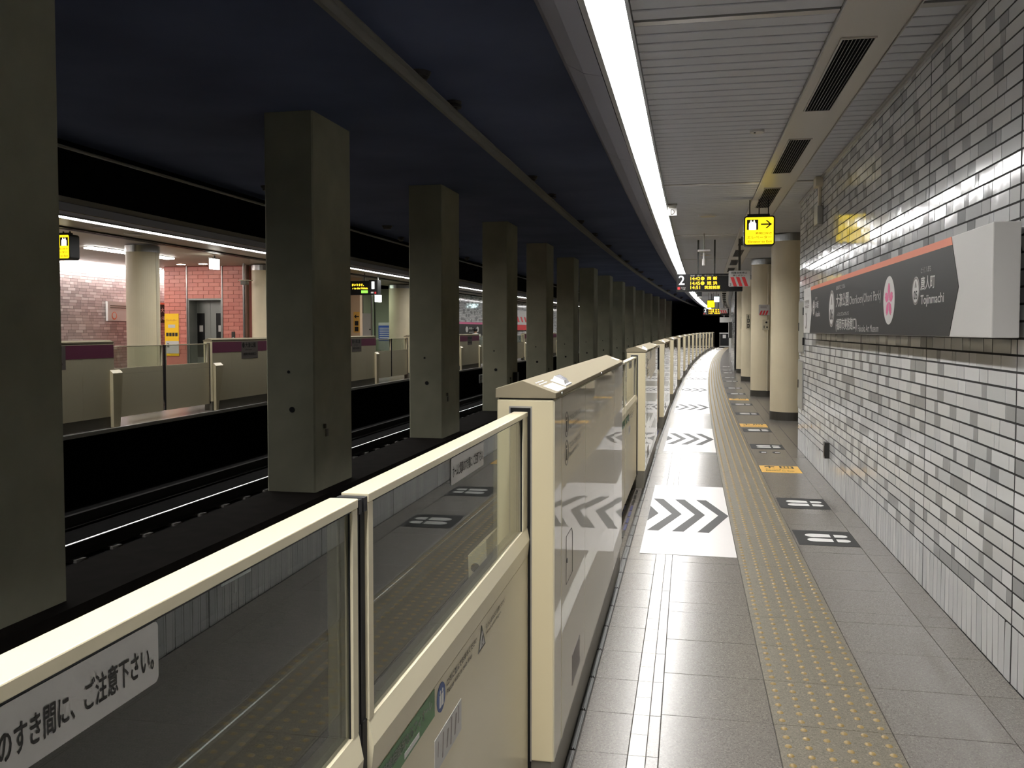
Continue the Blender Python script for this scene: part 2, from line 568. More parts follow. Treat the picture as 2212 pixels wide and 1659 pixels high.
# ribbed metal threshold strips beside the gates, and the dashed treads in the gate openings
rib = MB()
rib.box(-0.014, 0.014, -0.160, 0.160, -0.01, -0.001)
for k in range(3):
    rib.box(-0.011 + 0.0085 * k, -0.0065 + 0.0085 * k, -0.158, 0.158, -0.001, 0.003)
rib0 = rib.build('threshold_strip', M['darksteel'], floor)
me_rib = rib0.data
rib0.location = W(jA[0] + 0.17, -0.391, 0)
for a, b in zip(jA[:-1], jA[1:]):
    if 1.5 < a < 30:
        inst(me_rib, 'threshold_strip', floor, W((a + b) / 2, -0.391, 0), (0, 0, RZ(a)))

# ---- tiled wall on the right ------------------------------------------
WALL_S0, WALL_S1 = -3.43, 11.65
wb = MB()
wb.sweep([(1.3617, -0.3), (1.3617, 3.4), (1.60, 3.4), (1.60, -0.3)], WALL_S0, WALL_S1)
wall_right = flip_fix(wb.build('wall_right', M['grout'], kind='structure'))
vjoints = [-3.43, -1.71, -0.28, 1.15, 2.585, 4.02, 5.455, 6.755, 8.055, 9.355, 10.655, 11.65]
rnd = random.Random(11)
tiles = []          # s0, s1, z0, z1, tone
ROW = 0.0714
n_rows = 40
for pa, pb in zip(vjoints[:-1], vjoints[1:]):
    a0, a1 = pa + 0.005, pb - 0.005
    for r in range(n_rows):
        z0 = 0.256 + ROW * r; z1 = z0 + ROW - 0.0098
        seq, x = [], 0.0
        L = a1 - a0
        long_ = rnd.random() < 0.5
        while x < L - 0.03:
            w = (0.245 if rnd.random() < 0.8 else 0.205) if long_ else (0.125 if rnd.random() < 0.72 else 0.068)
            seq.append(w); x += w
            long_ = not long_
        k = L / sum(seq)
        x = a0
        for w in seq:
            w2 = w * k
            u = rnd.random()
            tone = 3 if (w < 0.15 and u < 0.55) or u < 0.06 else rnd.choice((0, 0, 1, 2, 4))
            tiles.append((x + 0.0032, x + w2 - 0.0032, z0, z1, tone))
            x += w2
    m = int(round((a1 - a0) / 0.076))
    for i in range(m):
        u0 = a0 + (a1 - a0) * i / m; u1 = a0 + (a1 - a0) * (i + 1) / m
        tiles.append((u0 + 0.0042, u1 - 0.0042, 0.004, 0.247, rnd.choice((0, 0, 1, 1, 2))))

def tile_geo(w, h, d, tw, th):
    """wall tile in (s, z) about its centre, face towards -n with soft edges and a slight tilt"""
    a, b = w / 2, h / 2
    def dd(u, v, base): return -(base + u * tw + v * th)
    v = [(0.006, -a, -b), (0.006, a, -b), (0.006, a, b), (0.006, -a, b)]
    v += [(dd(u, w_, d), u, w_) for u, w_ in ((-a, -b), (a, -b), (a, b), (-a, b))]
    f = [(0,4,5,1),(1,5,6,2),(2,6,7,3),(3,7,4,0),(4,7,6,5)]
    return v, f

# which tiles show largest from the viewpoint
def show_size(t):
    s = (t[0] + t[1]) / 2; z = (t[2] + t[3]) / 2
    if s < 3.6 or z > 2.95 - 0.0: return 0
    if s < 4.05 and z > 0.5: return 0.0 if s < 3.95 else 1
    if 1.46 < z < 1.96 and s > 3.9 and s < 10.1: return 0
    top = 1.5 + (s + 0.3) * 0.38
    if z > top: return 0
    return (t[1] - t[0]) * (t[3] - t[2]) / s ** 3
order = sorted(range(len(tiles)), key=lambda i: -show_size(tiles[i]))
single = set(order[:292])
rest_wall = MB()
rnd = random.Random(5)
me_cache = {}
for i, t in enumerate(tiles):
    s0, s1, z0, z1, tone = t
    sc_, zc = (s0 + s1) / 2, (z0 + z1) / 2
    tw, th = rnd.gauss(0, 0.005), rnd.gauss(0, 0.007)
    if i in single:
        w, h = s1 - s0, z1 - z0
        key = (round(w, 2), round(h, 2), tone, rnd.randrange(3))
        me = me_cache.get(key)
        if me is None:
            v, f = tile_geo(w, h, 0.004, tw, th)
            me = bpy.data.meshes.new('wall_tile'); me.from_pydata(v, [], f)
            me.materials.append(M['tiles'][tone]); me.update()
            me['w'] = w; me['h'] = h
            me_cache[key] = me
        inst(me, 'wall_tile', wall_right, W(sc_, 1.364, zc), (0, 0, RZ(sc_)), (1, w / me['w'], h / me['h']))
    else:
        v, f = tile_geo(s1 - s0, z1 - z0, 0.004, tw, th)
        p = W(sc_, 1.364, zc); c_, s_ = cos(RZ(sc_)), sin(RZ(sc_))
        rest_wall.add([(p.x + x * c_ - y * s_, p.y + x * s_ + y * c_, p.z + z) for x, y, z in v], f, tone)
rest_wall.build('distant_wall_tiles', M['tiles'], wall_right, kind='stuff')
# ceiling angle along the top of the wall
tr = MB()
tr.sweep([(1.335, 3.085), (1.335, 3.10), (1.368, 3.10), (1.368, 3.065), (1.355, 3.065), (1.355, 3.085)], WALL_S0, WALL_S1)
flip_fix(tr.build('trim_1', M['alu'], kind='structure'))

# return of that wall and the recess behind the round pillars
rb = MB()
rb.sweep([(1.60, -0.3), (1.60, 3.4), (4.6, 3.4), (4.6, -0.3)], 11.45, 11.65)
rb.sweep([(4.6, -0.3), (4.6, 3.4), (4.8, 3.4), (4.8, -0.3)], 11.45, 34.2)
flip_fix(rb.build('wall_recess', M['pillar'], kind='structure'))
# the far stretch of tiled wall beyond the pillars
fw = MB()
fw.sweep([(1.267, -0.3), (1.267, 3.4), (1.50, 3.4), (1.50, -0.3)], 34.0, S_END)
fw.sweep([(1.50, -0.3), (1.50, 3.4), (4.8, 3.4), (4.8, -0.3)], 34.0, 34.2)
wall_far = flip_fix(fw.build('wall_distant', M['grout'], kind='structure'))
ft = MB()
rnd = random.Random(8)
for r in range(43):
    z0 = 0.0 + 0.0714 * r
    x = 34.02 + rnd.random() * 0.2
    while x < S_END - 0.4:
        w = rnd.choice((0.25, 0.13, 0.25))
        v, f = tile_geo(w - 0.004, 0.062, 0.004, rnd.gauss(0, .005), rnd.gauss(0, .008))
        p = W(x + w / 2, 1.264, z0 + 0.035); c_, s_ = cos(RZ(x)), sin(RZ(x))
        ft.add([(p.x + a * c_ - b * s_, p.y + a * s_ + b * c_, p.z + c) for a, b, c in v], f, rnd.choice((0, 1, 2, 3, 4)))
        x += w
ft.build('distant_wall_tiles', M['tiles'], wall_far, kind='stuff')

# ---- platform ceiling: cross slats left and right of the air duct ---------
cb = MB()
cb.sweep([(-0.27, 3.13), (-0.27, 3.30), (1.62, 3.30), (1.62, 3.13)], S_MIN, S_END)
cb.sweep([(-0.60, 3.25), (-0.60, 3.30), (-0.26, 3.30), (-0.26, 3.25)], S_MIN, S_END)
cb.sweep([(1.62, 3.13), (1.62, 3.30), (4.8, 3.30), (4.8, 3.13)], 11.45, 34.2)
ceiling = flip_fix(cb.build('ceiling', M['slat_gap'], kind='structure'))
me_slat = bpy.data.meshes.new('ceiling_slat')
_b = MB(); _b.prism([(-.5, .03), (-.5, .004), (-.46, 0), (.46, 0), (.5, .004), (.5, .03)], 'x', -.5, .5)
me_slat.from_pydata(_b.v, [], _b.f); me_slat.materials.append(M['slat']); me_slat.update()
bars = [4.70 - 5.25, 4.70, 9.95, 15.20, 20.45, 25.7, 30.95, 36.2, 41.45, 46.7, 51.95, 57.2, 62.45, 67.7, 72.95]
rest_slat = MB()
k = 0
slat_s = [b + 0.035 + 5.18 / 34 * (i + 0.5) for b in bars for i in range(34) if b < 72]
for s in slat_s:
    right = (1.112, 1.352) if s < 11.6 else ((1.112, 4.6) if s < 34 else (1.112, 1.262))
    for n0, n1 in ((-0.280, 0.742), right):
        nc = (n0 + n1) / 2
        if 3.6 < s < 13.4:
            inst(me_slat, 'ceiling_slat', ceiling, W(s, nc, 3.10), (0, 0, RZ(s)), (n1 - n0, 0.130, 1))
        else:
            p = W(s, nc, 3.10); c_, s_ = cos(RZ(s)), sin(RZ(s))
            rest_slat.add([(p.x + x * (n1 - n0) * c_ - y * .130 * s_, p.y + x * (n1 - n0) * s_ + y * .130 * c_, p.z + z) for x, y, z in _b.v], _b.f)
rest_slat.build('distant_ceiling_slats', M['slat'], ceiling, kind='stuff')
for b in bars:
    q = MB()
    q.box(-0.51, 0.51, -0.028, 0.028, -0.004, 0.03)
    o = q.build('ceiling_bar', M['alu'], ceiling, loc=W(b, 0.231, 3.10), rz=RZ(b))
    if 0 < b < 11.6:
        q = MB(); q.box(-0.12, 0.12, -0.03, 0.03, -0.006, 0.03)
        q.build('ceiling_bar', M['alu'], ceiling, loc=W(b, 1.232, 3.10), rz=RZ(b))

# ---- edge of the platform ceiling: fascia panels towards the track -------
fas = MB()
fas.sweep([(-0.52, 3.015), (-0.61, 3.035), (-0.70, 3.09), (-0.752, 3.165), (-0.752, 3.238), (-0.535, 3.238), (-0.535, 3.03)], S_MIN, S_END)
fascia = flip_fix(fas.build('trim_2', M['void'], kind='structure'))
for k in range(39):
    a = S_MIN + 2.66 * k
    q = MB()
    q.sweep([(-0.502, 2.998), (-0.61, 3.022), (-0.71, 3.08), (-0.765, 3.16), (-0.78, 3.235), (-0.768, 3.235), (-0.754, 3.165), (-0.70, 3.09), (-0.61, 3.032), (-0.502, 3.008)], a + .004, a + 2.656, step=1.4)
    flip_fix(q.build('fascia_panel', M['fascia'], fascia))
# ---- tunnel: ceiling over the tracks, track bed, centre curb ----------
tc = MB()
tc.sweep([(-0.72, 4.08), (-0.72, 4.30), (-8.40, 4.30), (-8.40, 4.08)], S_MIN, S_END + 30)
flip_fix(tc.build('ceiling_track', M['track_ceiling'], kind='structure'))
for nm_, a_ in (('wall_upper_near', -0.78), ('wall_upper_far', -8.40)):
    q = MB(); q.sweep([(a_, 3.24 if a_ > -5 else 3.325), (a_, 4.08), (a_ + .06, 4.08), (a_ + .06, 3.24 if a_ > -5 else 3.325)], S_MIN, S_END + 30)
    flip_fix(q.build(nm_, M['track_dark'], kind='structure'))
tb = MB()
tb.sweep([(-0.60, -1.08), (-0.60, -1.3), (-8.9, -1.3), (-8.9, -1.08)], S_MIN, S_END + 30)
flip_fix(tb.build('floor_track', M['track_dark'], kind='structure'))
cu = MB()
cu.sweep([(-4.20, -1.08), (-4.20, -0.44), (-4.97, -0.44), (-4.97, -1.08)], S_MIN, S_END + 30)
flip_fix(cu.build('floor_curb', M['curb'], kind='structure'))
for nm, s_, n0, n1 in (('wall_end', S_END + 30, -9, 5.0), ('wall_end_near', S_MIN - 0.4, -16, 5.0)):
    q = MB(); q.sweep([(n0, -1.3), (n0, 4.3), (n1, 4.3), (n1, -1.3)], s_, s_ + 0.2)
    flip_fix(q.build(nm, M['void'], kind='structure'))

# ================================================================== FAR SIDE (setting)
fe = MB()
fe.sweep([(-8.62, 0.0), (-8.62, -0.18), (-8.78, -0.18), (-8.78, -1.3), (-15.0, -1.3), (-15.0, 0.0)], 3.0, 30.0, mi=0)
fe.sweep([(-8.62, 0.0), (-8.62, -0.18), (-8.78, -0.18), (-8.78, -1.3), (-11.2, -1.3), (-11.2, 0.0)], 30.0, S_END)
floor_far = flip_fix(fe.build('floor_far', M['floor'], kind='structure'))
q = MB(); q.sweep([(-8.775, -0.185), (-8.76, -0.185), (-8.76, -1.08), (-8.775, -1.08)], 3.0, S_END); q.sweep([(-8.625, -0.055), (-8.61, -0.055), (-8.61, -0.185), (-8.625, -0.185)], 3.0, S_END)
flip_fix(q.build('edge_facing', M['void'], floor_far))
q = MB(); q.sweep([(-8.60, 0.004), (-8.60, -0.05), (-8.66, -0.05), (-8.66, 0.004)], 3.0, S_END)
flip_fix(q.build('platform_nosing', M['alu'], floor_far))
fc = MB()
fc.sweep([(-8.345, 3.12), (-8.345, 3.32), (-15.2, 3.32), (-15.2, 3.12)], 3.0, 30.0)
fc.sweep([(-8.345, 3.12), (-8.345, 3.32), (-11.2, 3.32), (-11.2, 3.12)], 30.0, S_END)
flip_fix(fc.build('ceiling_far', M['panel_beige'], kind='structure'))
q = MB()
q.sweep([(-8.44, 3.09), (-8.34, 3.13), (-8.27, 3.22), (-8.29, 3.23), (-8.36, 3.15), (-8.44, 3.12)], 3.0, S_END)
flip_fix(q.build('trim_3', M['fascia'], kind='structure'))
# lobby wall behind the far platform, parallel with it
lw = MB()
lw.sweep([(-14.42, 0.0), (-14.42, 3.2), (-14.7, 3.2), (-14.7, 0.0)], 9.0, 30.0)
wall_lobby = flip_fix(lw.build('wall_lobby', M['lobby_grout'], kind='structure'))
lt = MB()
rnd = random.Random(21)
for r in range(44):
    z0 = 0.01 + 0.0714 * r
    x = 13.0 + rnd.random() * 0.25
    while x < 28:
        w = rnd.choice((0.25, 0.25, 0.13))
        p0, p1 = W(x + .003, -14.41), W(x + w - .003, -14.41)
        q0, q1 = W(x + .003, -14.43), W(x + w - .003, -14.43)
        za, zb = z0, z0 + 0.063
        lt.hexa([(q0.x,q0.y,za),(q1.x,q1.y,za),(p1.x,p1.y,za),(p0.x,p0.y,za),(q0.x,q0.y,zb),(q1.x,q1.y,zb),(p1.x,p1.y,zb),(p0.x,p0.y,zb)], rnd.choice((0, 0, 1, 2)))
        x += w
lt.build('lobby_wall_tiles', M['lobby_tile'], wall_lobby, kind='stuff')
cl = MB()
cl.sweep([(-14.38, 3.06), (-14.38, 3.08), (-14.22, 3.08), (-14.22, 3.06)], 11.0, 24.0)
flip_fix(cl.build('cove_light', M['cove'], wall_lobby))

# red tiled lift tower, its face square to the platform at s = 20.2
LF = 20.2
lift_wall = MB()
lift_wall.box(-13.30, -12.65, 0.02, 0.3, 0, 3.12)
lift_wall.box(-11.66, -11.03, 0.02, 0.3, 0, 3.12)
lift_wall.box(-12.65, -11.66, 0.02, 0.3, 2.30, 3.12)
lift_wall.box(-11.05, -11.03, 0.3, 4.5, 0, 3.12)
lift_wall.box(-13.30, -13.28, 0.3, 4.5, 0, 3.12)
tower = lift_wall.build('wall_lift', M['red_grout'], loc=W(LF, 0, 0), rz=RZ(LF), kind='structure')
me_red = []
for m_ in M['red_tile']:
    me = bpy.data.meshes.new('red_tile')
    b_ = MB(); b_.prism([(-.5, -.5), (.5, -.5), (.5, .5), (-.5, .5)], 'y', -0.004, 0.03)
    me.from_pydata(b_.v, [], b_.f); me.materials.append(m_); me.update(); me_red.append(me)
rnd = random.Random(4)
for r in range(31):
    z0 = 0.1 * r
    for n0, n1 in ((-13.30, -12.665), (-12.635, -11.675), (-11.645, -11.03)):
        if n0 == -12.635 and z0 < 2.29:
            continue
        x = n0
        first = 0.15 if r % 2 else 0.30
        while x < n1 - 0.02:
            w = min(first if x == n0 else 0.30, n1 - x)
            if z0 > 0.85:
                inst(rnd.choice(me_red), 'red_tile', tower, (x + w / 2, 0.0, z0 + 0.05), (0, 0, 0), (w - 0.008, 1, 0.092))
            x += w
low_red = MB()
low_red.box(-13.30, -12.665, 0.004, 0.03, 0, 0.895); low_red.box(-11.645, -11.03, 0.004, 0.03, 0, 0.895)
low_red.build('red_base', M['red_tile'][0], tower)
q = MB()
for n_ in (-12.65, -11.66):
    q.box(n_ - 0.014, n_ + 0.014, -0.02, 0.05, 0, 3.12)
q.build('steel_trim', M['steel'], tower)
# far wall of the narrow part of the other platform
nw = MB()
nw.sweep([(-10.40, 0.0), (-10.40, 3.2), (-10.65, 3.2), (-10.65, 0.0)], 33.0, S_END)
wall_left = flip_fix(nw.build('wall_left', M['grout'], kind='structure'))
nt_ = MB()
rnd = random.Random(31)
for r in range(43):
    z0 = 0.02 + 0.0714 * r
    x = 33.02
    while x < 60:
        w = rnd.choice((0.25, 0.13, 0.25))
        p0, p1 = W(x + .002, -10.39 + rnd.uniform(-.002, .002)), W(x + w - .002, -10.39 + rnd.uniform(-.002, .002))
        q0, q1 = W(x + .002, -10.41), W(x + w - .002, -10.41)
        za, zb = z0, z0 + 0.062
        nt_.hexa([(q0.x,q0.y,za),(q1.x,q1.y,za),(p1.x,p1.y,za),(p0.x,p0.y,za),(q0.x,q0.y,zb),(q1.x,q1.y,zb),(p1.x,p1.y,zb),(p0.x,p0.y,zb)], rnd.choice((0, 1, 2, 3, 4)))
        x += w
nt_.build('far_wall_tiles', M['tiles'], wall_left, kind='stuff')
# walls of the stair hall seen behind the glass screen
q = MB()
q.box(-13.6, -10.95, 0, 0.2, 0, 3.12)
sh = q.build('wall_stair', M['pale_green'], loc=W(32.9, 0, 0), rz=RZ(32.9), kind='structure')
q = MB()
q.box(-11.1, -10.19, 0, 0.2, 0, 3.12)
q.build('wall_tan', M['tan_wall'], loc=W(25.6, 0, 0), rz=RZ(25.6), kind='structure')

# ================================================================== PLATFORM GATES
ORD = ['first', 'second', 'third', 'fourth', 'fifth', 'sixth', 'seventh', 'eighth', 'ninth', 'tenth', 'eleventh', 'twelfth', 'thirteenth', 'fourteenth']

def leaf(parent, y_lead, length, sgn, stickers):
    """one sliding leaf; y_lead is its leading edge, it runs back by length in direction sgn"""
    y0 = 0.0
    def bx(mb, x0, x1, a, b, z0, z1): mb.box(x0, x1, sgn * a, sgn * b, z0, z1)
    fr = MB()
    bx(fr, -0.040, 0.005, 0.0, length, 1.236, 1.250)
    bx(fr, -0.036, 0.004, 0.0, 0.022, 0.897, 1.236)
    bx(fr, -0.036, 0.004, length - .122, length, 0.897, 1.236)
    o = fr.build('door_leaf', M['cream_dull'], parent, loc=(0, y_lead, 0), bevel=0.0015)
    gl = MB(); bx(gl, -0.0085, -0.0025, 0.018, length - .118, 0.885, 1.238)
    gl.build('leaf_glass', M['glass'], o)
    gk = MB()
    bx(gk, -0.030, 0.0025, 0.022, length - .122, 1.2335, 1.2365); bx(gk, -0.0024, 0.0, 0.022, 0.0235, 0.897, 1.236); bx(gk, -0.0024, 0.0, length - .1235, length - .122, 0.897, 1.236)
    gk.build('glazing_seal', M['rubber'], o)
    pn = MB()
    prof = [(-0.036, 0.897), (-0.010, 0.897), (0.003, 0.897), (0.011, 0.857), (0.006, 0.8085), (-0.036, 0.8085)]
    pn.prism(prof, 'y', sgn * 0.0, sgn * length)
    flip_fix(pn.build('mid_rail', M['cream_dull'], o))
    lp = MB(); bx(lp, -0.036, 0.0055, 0.001, length, 0.125, 0.8065)
    lp.build('lower_panel', M['cream_dull'], o)
    ru = MB()
    bx(ru, -0.034, -0.002, -0.0185, 0.0, 0.125, 1.246); bx(ru, -0.040, 0.004, -0.018, -0.004, 1.225, 1.2465); bx(ru, -0.030, 0.0, -0.019, 0.004, 0.3, 0.9)
    ru.build('rubber_edge', M['rubber'], o)
    if stickers:
        f = Face(o, (-0.0023, 0, 0), (0, 1, 0), (0, 0, 1))
        g = lambda d: sgn * d
        # warning plate on the glass
        c0, c1 = sorted((g(0.500), g(0.798)))
        pl = f.rect(c0, 1.174, c1, 1.231, M['plate_white'], d=0.0015, name='warning_plate', r=0.006)
        f.text('ホームと電車のすき間に、ご注意下さい。', c0 + 0.010, 1.188, 0.280, 0.026, M['letter_black'], d=0.0022)
        f2 = Face(o, (0.0056, 0, 0), (0, 1, 0), (0, 0, 1))
        a, b = sorted((g(0.012), g(0.348)))
        f2.rect(a, 0.752, b, 0.8055, M['green'], d=0.001, name='green_sticker')
        f2.text('結婚相談所ならフィオーレ', a + 0.04, 0.775, b - a - 0.06, 0.022, M['letter_white'], d=0.0016)
        f2.rect(a + 0.15, 0.757, a + 0.235, 0.767, M['letter_white'], d=0.0015, name='white_bar')
        c = g(0.395)
        f2.disc(c, 0.770, 0.029, 0.029, M['blue'], d=0.001, name='blue_sticker')
        mb = MB()
        for dx in (-0.008, 0.008):
            f2.disc(c + dx, 0.782, 0.0042, 0.0042, None, d=0.0016, mb=mb, seg=10)
            f2.rect(c + dx - 0.006, 0.752, c + dx + 0.006, 0.777, None, d=0.0016, mb=mb)
        mb.build('figure_print', M['letter_white'], o)
        t0 = min(g(0.435), g(0.705))
        f2.text('二列に並んでお待ちください', t0, 0.774, 0.262, 0.015, M['letter_grey'], d=0.0012)
        f2.text('Please wait in two lines', t0, 0.757, 0.215, 0.011, M['letter_grey'], d=0.0012, bold=False)
        tc_ = g(0.747)
        f2.poly([(tc_ - .037, .741), (tc_ + .037, .741), (tc_, .797)], M['letter_grey'], d=0.0012, name='warning_triangle')
        f2.poly([(tc_ - .024, .747), (tc_ + .024, .747), (tc_, .784)], M['sign_white'], d=0.0018, name='triangle_field')
        f2.text('!', tc_ - .004, .750, .008, .024, M['letter_grey'], d=0.0024)
        t1 = min(g(0.79), g(1.02))
        f2.text('引き込まれにご注意ください', t1, 0.772, 0.225, 0.013, M['letter_grey'], d=0.0012, bold=False)
        f2.text('Watch your fingers', t1, 0.756, 0.175, 0.010, M['letter_grey'], d=0.0012, bold=False)
        p0, p1 = sorted((g(0.348), g(0.552)))
        f2.rect(p0, 0.634, p1, 0.702, M['sign_white'], d=0.001, name='paper_notice')
        mb = MB()
        for q, (h0, h1, w_) in enumerate(((.66, .69, .006), (.645, .694, .012), (.65, .685, .018), (.642, .697, .014), (.648, .69, .020), (.66, .696, .008))):
            u = p0 + 0.02 + 0.031 * q
            f2.poly([(u, h0), (u + w_ * .4, h0), (u + w_, h1), (u + w_ * .5, h1)], None, d=0.0016, mb=mb)
        mb.build('notice_print', M['ring_grey'], o, kind='stuff')
    return o

prepare_text([('!', True)])

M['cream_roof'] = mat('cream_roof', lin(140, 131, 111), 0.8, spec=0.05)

def make_gate(name, label, far, L, gap0, gap1, stickers0, stickers1):
    t = thing(name, label, 'platform gate', 0.0)
    hb = MB(); hb.box(-0.092, 0.084, 0.0, L, 0.165, 1.287)
    h = hb.build('housing', M['cream'], t, bevel=0.004)
    kb = MB(); kb.box(-0.080, 0.076, 0.010, L - .010, 0.0, 0.166)
    kb.build('kick_plate', M['kick'], t)
    sb = MB(); sb.box(-0.086, 0.080, 0.004, L - .004, 1.286, 1.2925)
    sb.build('roof_seam', M['black'], t)
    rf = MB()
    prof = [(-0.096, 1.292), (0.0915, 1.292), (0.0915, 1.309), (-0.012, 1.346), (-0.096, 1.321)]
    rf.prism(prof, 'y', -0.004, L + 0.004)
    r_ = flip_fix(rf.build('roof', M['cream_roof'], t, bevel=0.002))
    for y in (0.12, L * .5, L - .12):
        sc_ = MB()
        sc_.cyl((y, 1.3005), 0.0045, 0.0915, 0.0945, seg=10, axis='x')
        sc_.build('roof_screw', M['steel'], r_)
    # slot for the leaf, with a grey liner round it, at both ends
    for y, d in ((0.0, -1), (L, 1)):
        s1 = MB()
        a, b = (y - .0022, y + .05) if d < 0 else (y - .05, y + .0022)
        s1.box(-0.049, 0.0135, a, b, 0.13, 1.262)
        s1.build('slot', M['black'], h)
        s2 = MB()
        a, b = (y - .0045, y + .01) if d < 0 else (y - .01, y + .0045)
        s2.box(-0.053, -0.049, a, b, 0.165, 1.267); s2.box(0.0135, 0.0175, a, b, 0.165, 1.267); s2.box(-0.049, 0.0135, a, b, 1.262, 1.267)
        s2.build('slot_liner', M['alu'], h)
    # side sheets
    side = -0.095 if far else 0.087
    cuts = [0.0, 0.16, 0.83, 1.54, 2.22, L] if not far else [0.0, 0.72, 1.42, 2.1, L]
    rnd_ = random.Random(2)
    for a, b in zip(cuts[:-1], cuts[1:]):
        p = MB()
        tl = rnd_.uniform(-.0006, .0006)
        x0, x1 = ((0.082, side + tl), (0.082, side - tl)) if not far else ((-0.090, side), (-0.090, side))
        p.hexa([(x0[0], a + .002, .168), (x0[1], a + .002, .168), (x1[1], b - .002, .168), (x1[0], b - .002, .168),
                (x0[0], a + .002, 1.284), (x0[1], a + .002, 1.284), (x1[1], b - .002, 1.284), (x1[0], b - .002, 1.284)])
        flip_fix(p.build('side_sheet', M['cream_gloss'] if not far else M['cream_dull'], h))
    if not far:
        f = Face(h, (0.0872, 0, 0), (0, 1, 0), (0, 0, 1))
        # inspection hatch with its lock
        mb = MB()
        pts = [(0.265, 0.645), (0.43, 0.645), (0.43, 0.785), (0.405, 0.807), (0.265, 0.807)]
        for (a, b), (c, d) in zip(pts, pts[1:] + pts[:1]):
            L_ = math.hypot(c - a, d - b); ux, uy = (d - b) / L_ * .0013, -(c - a) / L_ * .0013
            f.poly([(a - ux, b - uy), (a + ux, b + uy), (c + ux, d + uy), (c - ux, d - uy)], None, d=0.0012, mb=mb)
        hh = mb.build('hatch', M['letter_grey'], h)
        q = MB(); q.cyl((0.285, 0.722), 0.008, 0.086, 0.0895, seg=14, axis='x'); q.build('lock', M['darksteel'], h)
        # round pictogram labels with two lines of print
        for zc in (1.185, 1.09):
            mb = MB()
            pts = 28
            for i in range(pts):
                a0, a1 = 2*pi*i/pts, 2*pi*(i+1)/pts
                f.poly([(0.272 + .043*cos(a0), zc + .043*sin(a0)), (0.272 + .043*cos(a1), zc + .043*sin(a1)), (0.272 + .038*cos(a1), zc + .038*sin(a1)), (0.272 + .038*cos(a0), zc + .038*sin(a0))], None, d=0.001, mb=mb)
            f.rect(.262, zc - .025, .270, zc + .012, None, d=.001, mb=mb); f.rect(.275, zc - .025, .283, zc + .012, None, d=.001, mb=mb)
            f.disc(.266, zc + .02, .005, .005, None, d=.001, mb=mb, seg=10); f.disc(.279, zc + .02, .005, .005, None, d=.001, mb=mb, seg=10)
            mb.build('round_label', M['letter_grey'], h)
            f.text('二列に並んでお待ちください', .335, zc + .004, .33, .020, M['letter_grey'], d=0.001, bold=False)
            f.text('Please wait in two lines', .335, zc - .022, .27, .014, M['letter_grey'], d=0.001, bold=False)
        f.poly([(0.43, 0.235), (0.65, 0.235), (0.65, 0.343), (0.43, 0.343)], M['ring_grey'], d=0.001, name='grey_label')
        # door lamp: a clear prism on the roof, with its label in front
        q = MB()
        sl = lambda x: 1.346 - (x + 0.012) * (0.037 / 0.1035)
        a, b = 0.035, 0.081
        q.hexa([(a, .285, sl(a)), (b, .285, sl(b)), (b, .42, sl(b)), (a, .42, sl(a)),
                (a + .006, .292, sl(a) + .017), (b - .006, .292, sl(b) + .018), (b - .010, .395, sl(b) + .018), (a + .010, .395, sl(a) + .017)])
        flip_fix(q.build('door_lamp', M['crystal'], r_, bevel=0.002))
        q = MB(); q.hexa([(a - .004, .280, sl(a - .004)), (b + .004, .280, sl(b + .004)), (b + .004, .425, sl(b + .004)), (a - .004, .425, sl(a - .004)), (a - .003, .281, sl(a) + .004), (b + .003, .281, sl(b) + .003), (b + .003, .424, sl(b) + .003), (a - .003, .424, sl(a) + .004)]); flip_fix(q.build('lamp_rim', M['alu'], r_))
        q = MB()
        q.hexa([(0.045, .05, sl(.045)), (0.090, .05, sl(.090)), (0.090, .235, sl(.090)), (0.045, .235, sl(.045)),
                (0.045, .05, sl(.045) + .0012), (0.090, .05, sl(.090) + .0012), (0.090, .235, sl(.090) + .0012), (0.045, .235, sl(.045) + .0012)])
        q.build('lamp_label', M['sign_white'], r_)
        q = MB()
        for k_, (u0, u1) in enumerate(((.05, .075), (.09, .12), (.13, .15), (.16, .2))):
            for a in (0.018, 0.030):
                q.hexa([(a, u0, sl(a)), (a + .004, u0, sl(a + .004)), (a + .004, u1, sl(a + .004)), (a, u1, sl(a)),
                        (a, u0, sl(a) + .001), (a + .004, u0, sl(a + .004) + .001), (a + .004, u1, sl(a + .004) + .001), (a, u1, sl(a) + .001)])
        q.build('lamp_print', M['sign_white'], r_)
        q = MB(); a = 0.03
        q.hexa([(a, L - .16, sl(a)), (a + .04, L - .16, sl(a + .04)), (a + .04, L - .06, sl(a + .04)), (a, L - .06, sl(a)),
                (a, L - .16, sl(a) + .001), (a + .04, L - .16, sl(a + .04) + .001), (a + .04, L - .06, sl(a + .04) + .001), (a, L - .06, sl(a) + .001)])
        q.build('end_label', M['sign_white'], r_)
    else:
        f = Face(h, (-0.0952, 0, 0), (0, -1, 0), (0, 0, 1))
        f.rect(-L + .004, 1.075, -.004, 1.275, M['purple'], d=0.001, name='purple_band')
        c = -L * 0.5
        f.rect(c - .33, 0.93, c + .33, 1.275, M['ring_grey'], d=0.0014, name='name_plate')
        f.text('大濠公園', c - .18, 1.15, .42, .10, M['letter_black'], d=0.0022)
        f.disc(c - .25, 1.2, .045, .055, M['sign_black'], d=0.0022, name='station_mark', seg=20)
        f.text('Ohorikoen', c - .18, 1.095, .26, .03, M['letter_black'], d=0.0022, bold=False)
        f.text('(福岡市美術館口)', c - .26, 0.985, .52, .065, M['letter_black'], d=0.0022)
